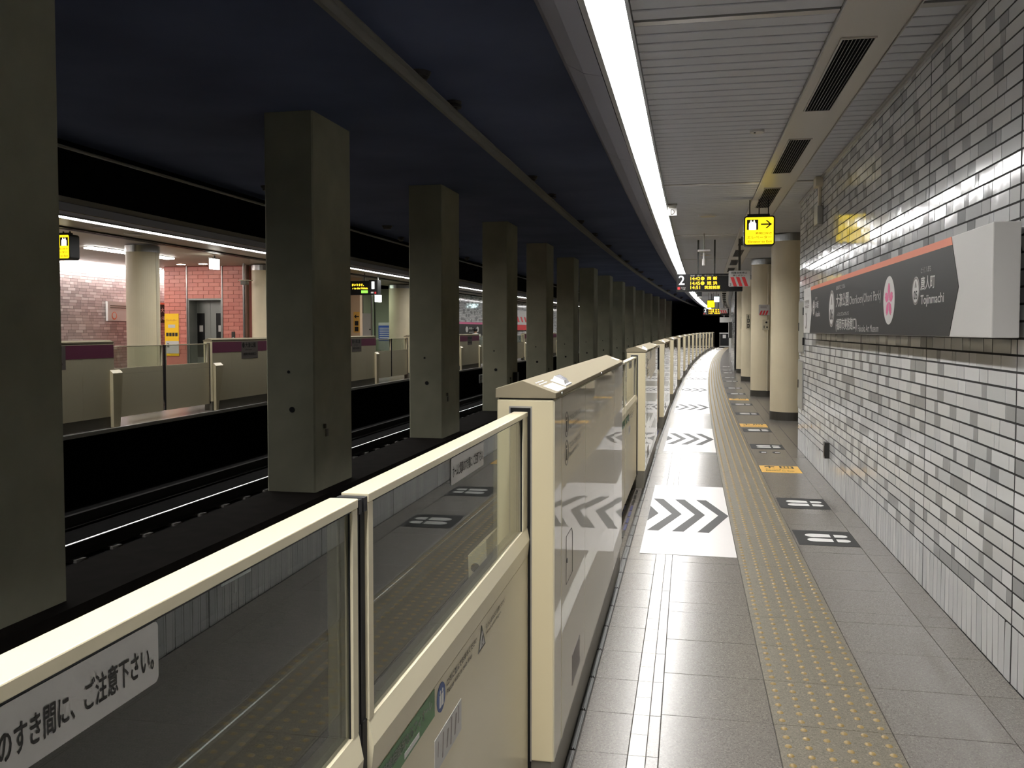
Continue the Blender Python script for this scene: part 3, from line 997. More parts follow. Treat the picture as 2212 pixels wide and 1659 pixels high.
    # sensor posts on the track side
    for y0_, y1_, b0, b1 in ((-0.14, 0.10, -0.06, 0.10), (L - 0.30, L - 0.03, L - 0.10, L - 0.03)):
        q = MB()
        xa, xb = -0.094, -0.150
        q.hexa([(xb, b0, 0.0), (xa, b0, 0.0), (xa, b1, 0.0), (xb, b1, 0.0), (xb, y0_, 0.835), (xa, y0_, 0.885), (xa, y1_, 0.885), (xb, y1_, 0.835)])
        po = flip_fix(q.build('sensor_post', M['cream'], t, bevel=0.003))
        q = MB(); q.cyl((-0.128, 0.80), 0.012, y0_ - .006 + (.0 if y0_ < 0 else 0.022), y0_ + .03, seg=16, axis='y')
        q.build('sensor_eye', M['darksteel'], po)
    LL = 1.42
    leaf(t, -gap0 / 2 + .0195, LL, 1, stickers0).name = 'door_leaf'
    leaf(t, L + gap1 / 2 - .0195, LL, -1, stickers1).name = 'door_leaf'
    return t

near_starts = [-2.98, 2.64, 8.36, 13.62, 18.58, 24.0, 29.3] + [34.6 + 5.3 * k for k in range(8)]
NL = 2.84
LBL = ['cream platform gate just beyond the left edge, its leaf carrying the large warning plate',
       'nearest whole cream platform gate, roof lamp and green sticker on its leaf',
       'cream platform gate directly behind the nearest whole one, before the big white chevron mat',
       'third cream gate housing back along the platform edge, beside the second chevron mat',
       'fourth cream gate housing back along the platform edge from the camera',
       'fifth cream gate housing back along the platform edge from the camera',
       'sixth cream gate housing back along the platform edge from the camera']
gate0 = make_gate('platform_gate', LBL[1], False, NL, 2.76, 2.88, True, True)
NG = 'cream half-height gates along the near platform edge'
for i, s0 in enumerate(near_starts):
    if i == 1:
        g = gate0
    else:
        g = copy_tree(gate0)
    g.location = W(s0, -0.475, 0)
    g.rotation_euler = (0, 0, RZ(s0 + 1.3))
    g['label'] = LBL[i] if i < len(LBL) else '%s cream gate housing from the camera, in the far curving end of the row' % ORD[i - 1]
    g['group'] = NG
    # leaves meet half-way between neighbouring housings
    prev_gap = s0 - (near_starts[i - 1] + NL) if i else 2.78
    next_gap = near_starts[i + 1] - (s0 + NL) if i + 1 < len(near_starts) else 2.5
    lv = [c for c in g.children if c.name.startswith('door_leaf')]
    lv.sort(key=lambda c: c.location.y)
    lv[0].location.y = -prev_gap / 2 + .0195
    lv[1].location.y = NL + next_gap / 2 - .0195

far_starts = [9.28 + 5.58 * k for k in range(9)]
FL = [('beige far gate at the left, half hidden by the nearest column', 0), ('beige far gate in front of the red lift tower', 1),
      ('beige far gate mostly hidden behind the second column', 2), ('beige far gate left of the blue poster, seen between second and third columns', 3),
      ('beige far gate behind the third column', 4), ('beige far gate beside the person in white', 5)]
gatef = make_gate('far_platform_gate', FL[0][0], True, 2.80, 2.78, 2.78, False, False)
for i, s0 in enumerate(far_starts):
    g = gatef if i == 0 else copy_tree(gatef)
    g.location = W(s0 + 2.80, -8.84, 0)
    g.rotation_euler = (0, 0, RZ(s0 + 1.4) + pi)
    g['label'] = FL[i][0] if i < len(FL) else 'beige far gate glimpsed behind the %s tunnel column from the left' % ORD[i - 2]
    g['group'] = 'beige gates of the far platform'

# ================================================================== STRIP LIGHTS
def strip_light(name, label, n_wide, n_narrow, z, s0, s1, mt, body, rec, baffle=False):
    t = thing(name, label, 'strip light', loc=(0, 0, 0), rz=0.0)
    lo, hi = body
    for nm, (a, b) in (('diffuser', n_wide), ('narrow_diffuser', n_narrow)):
        if a is None: continue
        q = MB(); q.sweep([(a, z + rec), (b, z + rec), (b, z + rec + .006), (a, z + rec + .006)], s0, s1, step=4.0)
        flip_fix(q.build(nm, mt, t))
    q = MB(); q.sweep([(lo + .002, z + rec + .008), (hi - .002, z + rec + .008), (hi - .002, z + rec + .04), (lo + .002, z + rec + .04)], s0, s1, step=4.0)
    flip_fix(q.build('light_housing', M['alu'], t))
    for a, b in ((lo - .018, lo), (hi, hi + .018))[(1 if baffle else 0):]:
        zz = z - .005 if a > (n_wide[0]) or a < -5 else z + .008
        q = MB(); q.sweep([(a, zz), (b, zz), (b, z + rec + .03), (a, z + rec + .03)], s0, s1, step=4.0)
        flip_fix(q.build('light_trim', M['lip'], t))
    if baffle:
        q = MB(); q.sweep([(lo, z + rec + .04), (lo, z - .075), (lo - .030, z - .075), (lo - .030, z + rec + .04)], s0, s1, step=4.0)
        flip_fix(q.build('light_baffle', M['baffle'], t))
    return t
M['baffle'] = mat('white_baffle', lin(186, 186, 188), 0.5)
M['lip'] = mat('light_lip', lin(170, 170, 172), 0.5)
strip_light('strip_light', 'continuous white strip light along the ceiling edge above the near gates', (-0.467, -0.306), (None, None), 3.085, S_MIN + .2, 79.0, M['lamp'], (-0.470, -0.304), 0.055, True)
strip_light('strip_light', 'thin white strip light along the ceiling edge above the far gates', (-8.64, -8.48), (None, None), 3.075, 3.2, 79.0, M['lamp_far'], (-8.645, -8.475), 0.003)

# ================================================================== AIR DUCT in the near ceiling
duct = thing('air_duct', 'boxed air duct with dark grilles running along the slatted ceiling', 'air duct', loc=(0, 0, 0), rz=0.0)
q = MB(); q.sweep([(0.745, 3.13), (0.745, 3.088), (0.758, 3.082), (1.095, 3.082), (1.108, 3.088), (1.108, 3.13)], -3.0, 79.0)
flip_fix(q.build('duct_panel', M['duct'], duct))
q = MB()
for a, b in ((0.742, 0.748), (1.104, 1.110)):
    q.sweep([(a, 3.076), (b, 3.076), (b, 3.09), (a, 3.09)], -3.0, 79.0)
flip_fix(q.build('duct_edge', M['alu'], duct))
gm = MB()
gm.box(-.086, .086, -.80, .80, -0.0012, 0.001)
bl = MB(); bl.box(-.0012, .0012, -.79, .79, -0.006, -0.0013)
frm = MB()
for a in (-.094, .084): frm.box(a, a + .010, -.81, .81, -.006, .006)
for a in (-.81, .80): frm.box(-.094, .094, a, a + .010, -.006, .006)
g0 = gm.build('grille', M['void'], duct, loc=W(5.9, 0.905, 3.080), rz=RZ(5.9))
b0 = bl.build('blade', M['grille'], g0); b0.location = (-.07, 0, 0)
f0 = frm.build('grille_frame', M['duct'], g0)
first = True
for k in range(-2, 29):
    s_ = 5.905 + 2.572 * k
    if k == 0:
        g = g0
    else:
        g = g0.copy(); COL.objects.link(g); g.location = W(s_, 0.905, 3.080); g.rotation_euler = (0, 0, RZ(s_))
        c = f0.copy(); COL.objects.link(c); c.parent = g
    if s_ < 24:
        for j in range(8):
            if k == 0 and j == 0: continue
            c = b0.copy(); COL.objects.link(c); c.parent = g; c.location = (-.07 + .02 * j, 0, 0)

# ================================================================== TUNNEL COLUMNS
def make_column():
    t = thing('concrete_column', '', 'column', 0.0)
    q = MB()
    c = 0.018
    a, b, y0_, y1_ = -0.31, 0.31, 0.0, 1.16
    q.prism([(a + c, y0_), (b - c, y0_), (b, y0_ + c), (b, y1_ - c), (b - c, y1_), (a + c, y1_), (a, y1_ - c), (a, y0_ + c)], 'z', -0.44, 4.08)
    flip_fix(q.build('shaft', M['column'], t))
    q = MB(); q.cyl((0.02, 0.55), 0.034, -0.006, 0.004, seg=16, axis='y'); q.build('round_plug', M['rubber'], t)
    q = MB(); q.cyl((-0.02, 1.0), 0.018, -0.006, 0.004, seg=14, axis='y'); q.build('round_plug', M['rubber'], t)
    q = MB(); q.box(0.31, 0.325, 0.30, 0.36, 0.20, 0.29); q.cyl((0.33, 0.25), 0.018, 0.305, 0.36, seg=12, axis='z')
    q.build('cable_clip', M['kick'], t)
    return t
col0 = make_column()
CL = ['wide concrete tunnel column cut by the left edge of the picture', 'large concrete tunnel column right of the red lift tower',
      'third concrete tunnel column, just right of the far lit number sign', 'fourth concrete tunnel column, right of the person in white',
      'fifth concrete tunnel column from the left', 'sixth concrete tunnel column from the left', 'seventh concrete tunnel column from the left', 'eighth concrete tunnel column from the left']
col_s = [4.35, 9.74, 15.1, 20.5, 25.78, 31.05] + [36.35 + 5.3 * k for k in range(9)]
for i, s0 in enumerate(col_s):
    t = col0 if i == 0 else copy_tree(col0)
    t.location = W(s0, -4.66, 0); t.rotation_euler = (0, 0, RZ(s0 + .58))
    t['label'] = CL[i] if i < 8 else '%s concrete tunnel column from the left, in the dark overlapping row' % (ORD + ['fifteenth'])[i]
    t['group'] = 'square concrete columns between the tracks'

# ================================================================== RAILS AND OVERHEAD CONDUCTORS
def make_rail(n, label, clips, bright=0.018):
    t = thing('rail', label, 'rail', loc=(0, 0, 0), rz=0.0)
    zt = -0.90
    q = MB(); q.sweep([(n - .034, zt), (n + .034, zt), (n + .034, zt - .035), (n - .034, zt - .035)], S_MIN, S_END + 20)
    flip_fix(q.build('railhead', M['rail_web'], t))
    if bright:
        q = MB(); q.sweep([(n - bright * .3, zt + .0005), (n - bright * .3, zt + .006), (n + bright * 1.7, zt + .006 - bright * .85), (n + bright * 1.7, zt + .0005 - bright * .85)] if clips else [(n - bright, zt - .001), (n - bright, zt + .0012), (n + bright, zt + .0012), (n + bright, zt - .001)], S_MIN, S_END + 20)
        flip_fix(q.build('running_band', M['rail'], t))
    q = MB(); q.sweep([(n - .012, zt - .035), (n + .012, zt - .035), (n + .012, zt - .13), (n + .065, zt - .145), (n + .065, zt - .16), (n - .065, zt - .16), (n - .065, zt - .145), (n - .012, zt - .13)], S_MIN, S_END + 20)
    flip_fix(q.build('rail_web', M['rail_web'], t))
    if clips:
        c = MB(); c.hexa([(-.16, -.10, -1.08), (.16, -.10, -1.08), (.16, .10, -1.08), (-.16, .10, -1.08), (-.14, -.07, -1.055), (.14, -.08, -1.05), (.15, .07, -1.055), (-.13, .08, -1.05)])
        c0 = c.build('rail_fastening', M['fasten'], t)
        me = c0.data; c0.location = W(3.0, n, 0)
        for k in range(1, 52):
            s_ = 3.0 + 0.62 * k
            inst(me, 'rail_fastening', t, W(s_, n + .0, 0), (0, 0, RZ(s_)))
    return t
M['fasten'] = mat('rail_fastening', lin(96, 92, 88), 0.8)
make_rail(-6.77, 'bright polished rail of the far track, nearest to the columns', True)
make_rail(-7.84, 'dark outer rail of the far track under the far platform edge', False, 0)  # no polished band: shade on this head is put into its dark colour
make_rail(-2.71, 'rail of the near track seen as a thin line through the gate glass', False, 0.007)
make_rail(-1.64, 'rail of the near track hidden close under the near platform edge', False, 0.0045)

def conductor(n, label, off, z=3.58, k_=1.0):
    t = thing('overhead_conductor', label, 'conductor rail', loc=(0, 0, 0), rz=0.0)
    q = MB(); q.sweep([(n + (a_ - n) * k_, z + (b_ - z) * k_) for a_, b_ in ((n - .018, z), (n + .018, z), (n + .03, z + .05), (n + .008, z + .055), (n + .008, z + .085), (n + .045, z + .09), (n + .045, z + .10), (n - .045, z + .10), (n - .045, z + .09), (n - .008, z + .085), (n - .008, z + .055), (n - .03, z + .05))], S_MIN, S_END + 20)
    flip_fix(q.build('conductor_bar', M['conductor'], t))
    for k in range(-1, 12):
        s_ = 8.55 + 6.1 * k
        q = MB()
        q.cyl((0, 0), .05, z + .10, z + .2, seg=14); q.cyl((0, 0), .085, z + .13, z + .15, seg=18); q.cyl((0, 0), .085, z + .17, z + .19, seg=18)
        q.build('insulator', M['insulator'], t, loc=W(s_, n, 0), rz=RZ(s_))
        q = MB(); q.cyl((0, 0), .11, 4.035, 4.08, seg=20, r2=.13); q.cyl((0, 0), .085, 4.0, 4.035, seg=20, r2=.10)
        q.build('mounting_disc', M['insulator'], t, loc=W(s_, n + off, 0), rz=RZ(s_))
    return t
M['conductor'] = mat('conductor_metal', lin(150, 149, 142), 0.5, metal=0.2)
M['insulator'] = mat('insulator_grey', lin(72, 72, 70), 0.4)
conductor(-2.31, 'rigid overhead conductor bar hanging over the near track', -0.36)
conductor(-7.10, 'thin overhead conductor bar hanging over the far track', -0.36, 3.6, 0.35)

def marker(s_, n, z, ang, label):
    t = thing('track_marker', label, 'marker plate', s_, n, z)
    q = MB(); q.box(0, .012, -.27, .27, -.17, .17); q.build('plate', M['plate_white'], t, bevel=.004)
    f = Face(t, (0.0122, 0, 0), (0, 1, 0), (0, 0, 1))
    for a in (-.11, .11):
        f.disc(a, .03, .055, .075, M['letter_black'], d=.002, name='dark_spot')
        f.disc(a, .03, .028, .042, M['plate_white'], d=.003, name='white_spot')
    q = MB(); q.box(-.01, .0, -.02, .02, -.3, .17); q.build('bracket', M['darksteel'], t)
marker(7.58, -4.19, -0.69, 0, 'white plate with dark spots on the centre curb, behind the leaf glass edge')
marker(34.1, -8.60, -0.45, 0, 'small pale marker plate low beside the fourth column')

# ================================================================== ROUND PILLARS
def pillar(s, n, r, label, group, ztop=3.1):
    t = thing('round_pillar', label, 'pillar', s, n, group=group)
    q = MB(); q.cyl((0, 0), r, 0.14, ztop - .13, seg=48); q.build('shaft', M['pillar'], t)
    q = MB(); q.cyl((0, 0), r + .004, 0.0, 0.14, seg=48); q.build('plinth', M['pillar_base'], t)
    q = MB(); q.cyl((0, 0), r + .012, ztop - .13, ztop - .005, seg=48); q.build('top_ring', M['steel'], t)
    q = MB(); q.box(r - .012, r + .006, -.03, .03, .14, ztop - .13); q.build('seam_strip', M['box_beige'], t)
    return t
PG = 'round beige pillars beside the near wall'
for i, (s_, n_) in enumerate(((15.42, 1.62), (20.75, 1.585), (26.85, 1.60), (32.0, 1.60))):
    pillar(s_, n_, 0.31, ('%s round beige pillar beyond the end of the tiled wall' % ('nearest', 'second', 'third', 'fourth')[i]), PG)
pillar(15.0, -10.25, 0.30, 'round beige pillar left of the red lift tower on the far platform', 'round pillars of the far platform')
pillar(20.1, -10.45, 0.30, 'round beige pillar right of the red lift tower, beside the dark pipe', 'round pillars of the far platform')
pillar(29.7, -10.35, 0.42, 'round beige pillar right of the blue poster on the far platform', 'round pillars of the far platform')
pillar(45.0, -9.95, 0.30, 'brightly lit far pillar glimpsed between fourth and fifth columns', 'round pillars of the far platform')

# ================================================================== STATION NAME SIGN
SN = 1.235
sign = thing('station_name_sign', 'long dark station name sign with orange stripe on the tiled wall', 'sign', 7.0, SN)
Ls, Z0, Z1 = 3.06, 1.467, 1.943        # half length and height
q = MB(); q.box(0.0, 0.105, -3.07, 3.07, Z0, Z1)
q.build('sign_box', M['sign_white'], sign, bevel=.004)
q = MB(); q.box(0.10, 0.128, -2.95, 2.95, Z0 + .05, Z1 - .05); q.build('wall_mount', M['darksteel'], sign)
F = Face(sign, (0, 0, 0), (0, -1, 0), (0, 0, 1))
us = lambda s_: 7.0 - s_
F.poly([(us(9.55), Z0 + .003), (us(4.53), Z0 + .003), (us(4.39), 1.70), (us(4.502), 1.903), (us(9.49), 1.908), (us(9.41), 1.70)], M['sign_black'], name='black_field')
F.poly([(us(9.49), 1.908), (us(4.502), 1.903), (us(4.522), Z1 - .001), (us(9.51), Z1 - .001)], M['sign_orange'], name='orange_stripe')
D = 0.0032
def ring_badge(s_, z, rs, rz_, num):
    F.disc(us(s_), z, rs, rz_, M['sign_white'], d=D, name='number_badge')
    mb = MB()
    for i in range(28):
        a0, a1 = 2*pi*i/28, 2*pi*(i+1)/28
        F.poly([(us(s_) + rs*.97*cos(a0), z + rz_*.97*sin(a0)), (us(s_) + rs*.97*cos(a1), z + rz_*.97*sin(a1)), (us(s_) + rs*.84*cos(a1), z + rz_*.84*sin(a1)), (us(s_) + rs*.84*cos(a0), z + rz_*.84*sin(a0))], None, d=D + .001, mb=mb)
    mb.build('badge_ring', M['ring_grey'], sign)
    mb = MB()
    F.poly([(us(s_) - rs*.22, z + rz_*.22), (us(s_) - rs*.1, z + rz_*.22), (us(s_) + rs*.03, z + rz_*.68), (us(s_) - rs*.04, z + rz_*.68)], None, d=D + .001, mb=mb)
    F.poly([(us(s_) + rs*.1, z + rz_*.22), (us(s_) + rs*.22, z + rz_*.22), (us(s_) + rs*.04, z + rz_*.68), (us(s_) - rs*.03, z + rz_*.68)], None, d=D + .001, mb=mb)
    mb.build('badge_mark', M['ring_grey'], sign)
    F.text(num, us(s_) - rs*.5, z - rz_*.62, rs * 1.0, rz_*.62, M['letter_black'], d=D + .001)
ring_badge(8.11, 1.686, .155, .160, '06')
ring_badge(5.174, 1.715, .080, .077, '05')
ring_badge(9.255, 1.722, .080, .077, '07')
F.text('おおほりこうえん', us(7.875), 1.838, .44, .034, M['letter_white'], d=D, bold=False)
F.text('大濠公園', us(7.872), 1.690, .61, .115, M['letter_white'], d=D)
F.text('Ohorikoen(Ohori Park)', us(7.232), 1.676, 1.155, .086, M['letter_white'], d=D, bold=False)
F.text('ふくおかしびじゅつかんぐち', us(7.82), 1.616, .57, .034, M['letter_white'], d=D, bold=False)
F.text('(福岡市美術館口)', us(7.868), 1.486, .96, .112, M['letter_white'], d=D)
F.text('Fukuoka Art Museum', us(6.86), 1.488, .725, .048, M['letter_white'], d=D, bold=False)
F.text('とうじんまち', us(5.07), 1.803, .20, .030, M['letter_white'], d=D, bold=False)
F.text('唐人町', us(5.072), 1.712, .284, .074, M['letter_white'], d=D)
F.text('Tojinmachi', us(5.066), 1.621, .445, .065, M['letter_white'], d=D)
F.text('あかさか', us(9.14), 1.80, .13, .026, M['letter_white'], d=D, bold=False)
F.text('赤坂', us(9.14), 1.712, .22, .070, M['letter_white'], d=D)
F.text('Akasaka', us(9.12), 1.632, .31, .050, M['letter_white'], d=D, bold=False)
F.text('地下鉄空港線', us(9.95), 1.770, .34, .05, M['ring_grey'], d=D, bold=False)
mb = MB()
for z0_, w_ in ((1.750, .33), (1.735, .28)):
    F.rect(us(9.94), z0_, us(9.94) + w_, z0_ + .008, None, d=D, mb=mb)
mb.build('fine_print', M['ring_grey'], sign)
F.disc(us(9.86), 1.60, .07, .085, M['ring_grey'], d=D, name='small_emblem', seg=20)
F.disc(us(9.86), 1.60, .055, .068, M['sign_white'], d=D + .001, name='small_emblem_field', seg=20)
# blossom emblem in a white oval
F.disc(us(5.838), 1.685, .158, .150, M['sign_white'], d=D, name='emblem_oval', seg=40)
for k in range(5):
    a = radians(90 + 72 * k)
    def pt(r, o): return (us(5.838) + (r * cos(a) - o * sin(a)) * 1.05, 1.685 + (r * sin(a) + o * cos(a)))
    F.poly([pt(.014, -.004), pt(.014, .004), pt(.055, .030), pt(.085, .026), pt(.108, .010), pt(.096, 0), pt(.108, -.010), pt(.085, -.026), pt(.055, -.030)][::-1], M['pink'], d=D + .001, name='petal')

# ================================================================== THINGS ON THE TILED WALL
t = thing('junction_box', 'small beige junction box with conduit high on the tiled wall', 'junction box', 9.75, 1.36)
q = MB(); q.box(-.075, .0, -.10, .10, 3.0, 3.095); q.build('top_box', M['box_beige'], t, bevel=.004)
q = MB(); q.cyl((-.022, 0), .018, 2.78, 3.0, seg=12); q.build('conduit', M['box_beige'], t)
q = MB(); q.box(-.06, 0, -.13, .13, 2.60, 2.79); q.build('lower_box', M['kick'], t, bevel=.006)
t = thing('wall_outlet', 'small grey outlet box low on the tiled wall', 'outlet', 9.04, 1.36)
q = MB(); q.box(-.045, 0, -.045, .045, .245, .40); q.build('outlet_box', M['darksteel'], t, bevel=.003)
q = MB(); q.box(-.049, -.045, -.03, .03, .27, .37); q.build('cover', M['kick'], t)
def wall_door(s0, s1, z0, z1, label, hinges):
    t = thing('access_panel', label, 'access panel', (s0 + s1) / 2, 1.358)
    h = (s1 - s0) / 2
    q = MB(); q.box(-.010, 0.0, -h, h, z0, z1); q.build('frame', M['alu'], t)
    q = MB(); q.box(-.014, -.010, -h + .02, h - .02, z0 + .02, z1 - .02); pn = q.build('panel_leaf', M['steel_light'], t)
    q = MB(); q.box(-.022, -.014, h - .09, h - .07, (z0 + z1) / 2 - .05, (z0 + z1) / 2 + .05); q.build('handle', M['darksteel'], pn)
    for zz in hinges:
        q = MB(); q.box(-.024, -.004, -h - .012, -h + .012, zz, zz + .09); q.build('hinge', M['black'], t)
M['steel_light'] = mat('pale_steel', lin(172, 170, 158), 0.3, metal=0.2)
wall_door(11.06, 11.60, 1.22, 1.86, 'upper steel access panel at the far end of the tiled wall', (1.32, 1.68))
wall_door(11.12, 11.60, .53, 1.13, 'lower steel access panel at the far end of the tiled wall', ())
t = thing('smoke_detector', 'small white round detector on the slatted ceiling', 'detector', 7.37, .537, 3.1)
q = MB(); q.cyl((0, 0), .055, -.018, 0, seg=28, r2=.058); q.build('detector_base', M['sign_white'], t)
q = MB(); q.cyl((-.02, -.01), .008, -.024, -.018, seg=12); q.build('detector_eye', M['darksteel'], t)
for s_, n_, lab in ((12.65, .228, 'large flat white ceiling speaker before the hanging departure board'), (19.2, .25, 'second flat white ceiling speaker, farther along above the departure board')):
    t = thing('ceiling_speaker', lab, 'speaker', s_, n_, 3.1)
    q = MB(); q.cyl((0, 0), .12, -.014, 0, seg=32, r2=.13); q.build('speaker_rim', M['sign_white'], t)
    q = MB(); q.cyl((0, 0), .10, -.018, -.014, seg=32); q.build('speaker_mesh', M['box_beige'], t)
t = thing('hanging_antenna', 'white umbrella shaped antenna hanging from the ceiling above the departure board', 'antenna', 15.0, .2, 3.1)
q = MB(); q.box(-.1, .1, -.05, .05, -.30, -.27); q.build('top_plate', M['sign_white'], t, bevel=.004)
q = MB(); q.cyl((0, 0), .016, -.53, -.30, seg=12); q.cyl((0, 0), .028, -.53, -.42, seg=14); q.build('stem', M['sign_white'], t)
q = MB(); q.cyl((0, 0), .008, -.28, 0, seg=8); q.build('rod', M['kick'], t)

# car letter plate by the strip light
t = thing('letter_plate', 'small white plate with letter D beside the strip light', 'sign', 11.4, -.222, 3.1)
q = MB(); q.box(-.06, .06, -.02, .02, -.02, 0.02); q.box(-.05, .05, -.012, .012, -.06, -.02); q.build('bracket', M['kick'], t)
q = MB(); q.box(-.056, .056, -.006, .006, -.15, -.04); q.build('plate', M['sign_white'], t, bevel=.003)
f = Face(t, (0, -.0062, 0), (1, 0, 0), (0, 0, 1))
f.text('D', -.022, -.14, .05, .07, M['letter_grey'], d=.0015)

# ================================================================== DEPARTURE BOARDS
def departure_board(s_, n0, n1, z0, z1, label, detail):
    t = thing('departure_board', label, 'departure board', s_, n0, z0)
    w, h = n1 - n0, z1 - z0
    q = MB(); q.box(0, w, 0, .16, 0, h); q.build('casing', M['black'], t, bevel=.004)
    for u in (w * .33, w * .58):
        q = MB(); q.box(u - .015, u + .015, .06, .10, h, 3.10 - z0); q.build('hanger', M['darksteel'], t)
    f = Face(t, (0, -.001, 0), (1, 0, 0), (0, 0, 1))
    k = w / 1.145
    f.text('2', .04 * k, .12, .105 * k, .165, M['lettersign'], d=.002)
    f.rect(.022 * k, .035, .066 * k, .082, M['red'], d=.002, name='red_square')
    f.text('のりば', .082 * k, .056, .08 * k, .022, M['letter_white'], d=.002)
    f.text('Track', .108 * k, .032, .05 * k, .02, M['letter_white'], d=.002, bold=False)
    f.rect(.184 * k, .006, .188 * k, h - .006, M['darksteel'], d=.002, name='divider')
    if detail:
        f.text('西新・姪浜・唐津方面', .245, h - .047, .40, .03, M['letter_white'], d=.002, bold=False)
        f.text('For Meinohama, Karatsu', .68, h - .045, .30, .022, M['letter_white'], d=.002, bold=False)
    rows = [('14:42', '西 新', .20), ('14:45', '姪 浜', .118), ('14:51', '筑前前原', .042)]
    for tm, dest, z in rows:
        f.text(tm, .248 * k, z, .165 * k, .058, M['amber'], d=.002, bold=False)
        if dest != '筑前前原':
            f.disc(.457 * k, z + .029, .031 * k, .031, M['amber'], d=.002, name='train_kind', seg=24)
            f.text('普', .438 * k, z + .010, .038 * k, .038, M['black'], d=.003, bold=False)
            f.text(dest, .535 * k, z, .175 * k, .062, M['amber'], d=.002, bold=False)
        else:
            f.text(dest, .49 * k, z, .27 * k, .060, M['amber'], d=.002, bold=False)
    return t
departure_board(16.0, -.272, .873, 2.184, 2.497, 'departure board with white numeral 2 and amber times over the platform', True)
departure_board(40.0, .008, 1.126, 2.17, 2.443, 'distant small departure board with numeral 2 under the yellow sign', False)

def stripes_sign(s_, n0, z0, w, h, label, slant, txt):
    t = thing('emergency_sign', label, 'sign', s_, n0, z0)
    q = MB(); q.prism([(.012, 0), (w - .012, 0), (w, .012), (w, h - .012), (w - .012, h), (.012, h), (0, h - .012), (0, .012)], 'y', 0, .02)
    flip_fix(q.build('plate', M['sign_white'], t))
    f = Face(t, (0, -.0005, 0), (1, 0, 0), (0, 0, 1))
    y1 = h * .60; st = w * .16
    for k in range(3):
        u = w * (.14 + .26 * k)
        if slant < 0:
            f.poly([(u + w * .10, .004), (u + w * .10 + st, .004), (u + st - w * .06, y1), (u - w * .06, y1)], M['red'], name='red_stripe')
        else:
            f.poly([(u - w * .08, .006), (u - w * .08 + st, .006), (u + st + w * .06, y1 * .72), (u + w * .06, y1 * .72)], M['red'], name='red_stripe')
    if txt:
        f.text('列車非常停止', w * .12, h * .80, w * .74, h * .13, M['letter_black'])
        f.text('押しボタン', w * .20, h * .635, w * .58, h * .12, M['letter_black'])
        f.text('2', w * .05, h * .06, w * .075, h * .15, M['letter_black'])
    else:
        mb = MB()
        for z_, w_ in ((.86, .7), (.76, .55), (.66, .6)):
            f.rect(w * .15, h * z_, w * (.15 + w_), h * (z_ + .05), None, mb=mb)
        mb.build('fine_print', M['ring_grey'], t)
    return t
t = stripes_sign(15.7, .624, 2.252, .358, .272, 'white emergency stop sign with red stripes hanging before the departure board', -1, True)
q = MB(); q.box(.16, .20, .004, .02, .272, .822); q.build('hanger', M['darksteel'], t)
t = stripes_sign(39.8, .72, 2.23, .34, .24, 'distant emergency stop sign with red stripes beside the small departure board', -1, False)
q = MB(); q.box(.16, .20, .004, .02, .24, .843); q.build('hanger', M['darksteel'], t)
stripes_sign(20.40, 1.42, 1.835, .24, .23, 'small red striped notice on the second round pillar', 1, False)
t = thing('emergency_button', 'grey emergency button box on the second round pillar', 'button box', 20.40, 1.50)
q = MB(); q.box(0, .15, -.055, -.012, 1.50, 1.73); q.build('box', M['box_beige'], t, bevel=.006)
q = MB(); q.cyl((.085, 1.67), .022, -.062, -.055, seg=16, axis='y'); q.build('button', M['black'], t)
q = MB(); q.box(.03, .045, -.06, -.055, 1.54, 1.60); q.cyl((.10, 1.565), .018, -.06, -.055, seg=14, axis='y'); q.build('lock', M['darksteel'], t)
q = MB(); q.cyl((.10, -.035), .018, 1.73, 1.82, seg=10); q.cyl((.12, -.035), .020, 2.08, 2.94, seg=12); q.cyl((.12, -.035), .020, .14, 1.5, seg=12); q.build('conduit', M['box_beige'], t)
for i, (s_, n_) in enumerate(((26.54, 1.515), (31.69, 1.52))):
    t = thing('pictogram_strip', ('black arrow and lift pictograms on the third round pillar', 'black arrow and lift pictograms on the fourth round pillar')[i], 'sign', s_, n_ - .07, 0)
    f = Face(t, (0, 0, 0), (1, 0, 0), (0, 0, 1))
    f.rect(-.03, 1.54, .09, 1.96, M['box_beige'], d=.012, th=.02, name='backing')
    f.poly([(.0, 1.88), (.06, 1.88), (.06, 1.892), (.0, 1.892)], M['black'], d=.0135, name='arrow_bar')
    f.poly([(.02, 1.84), (.04, 1.84), (.04, 1.94), (.02, 1.94)], M['black'], d=.0135, name='arrow_bar')
    for z in (1.72, 1.57):
        f.rect(.0, z, .065, z + .11, M['black'], d=.0135, name='pictogram')
        f.rect(.012, z + .02, .040, z + .085, M['box_beige'], d=.0145, name='pictogram_field')

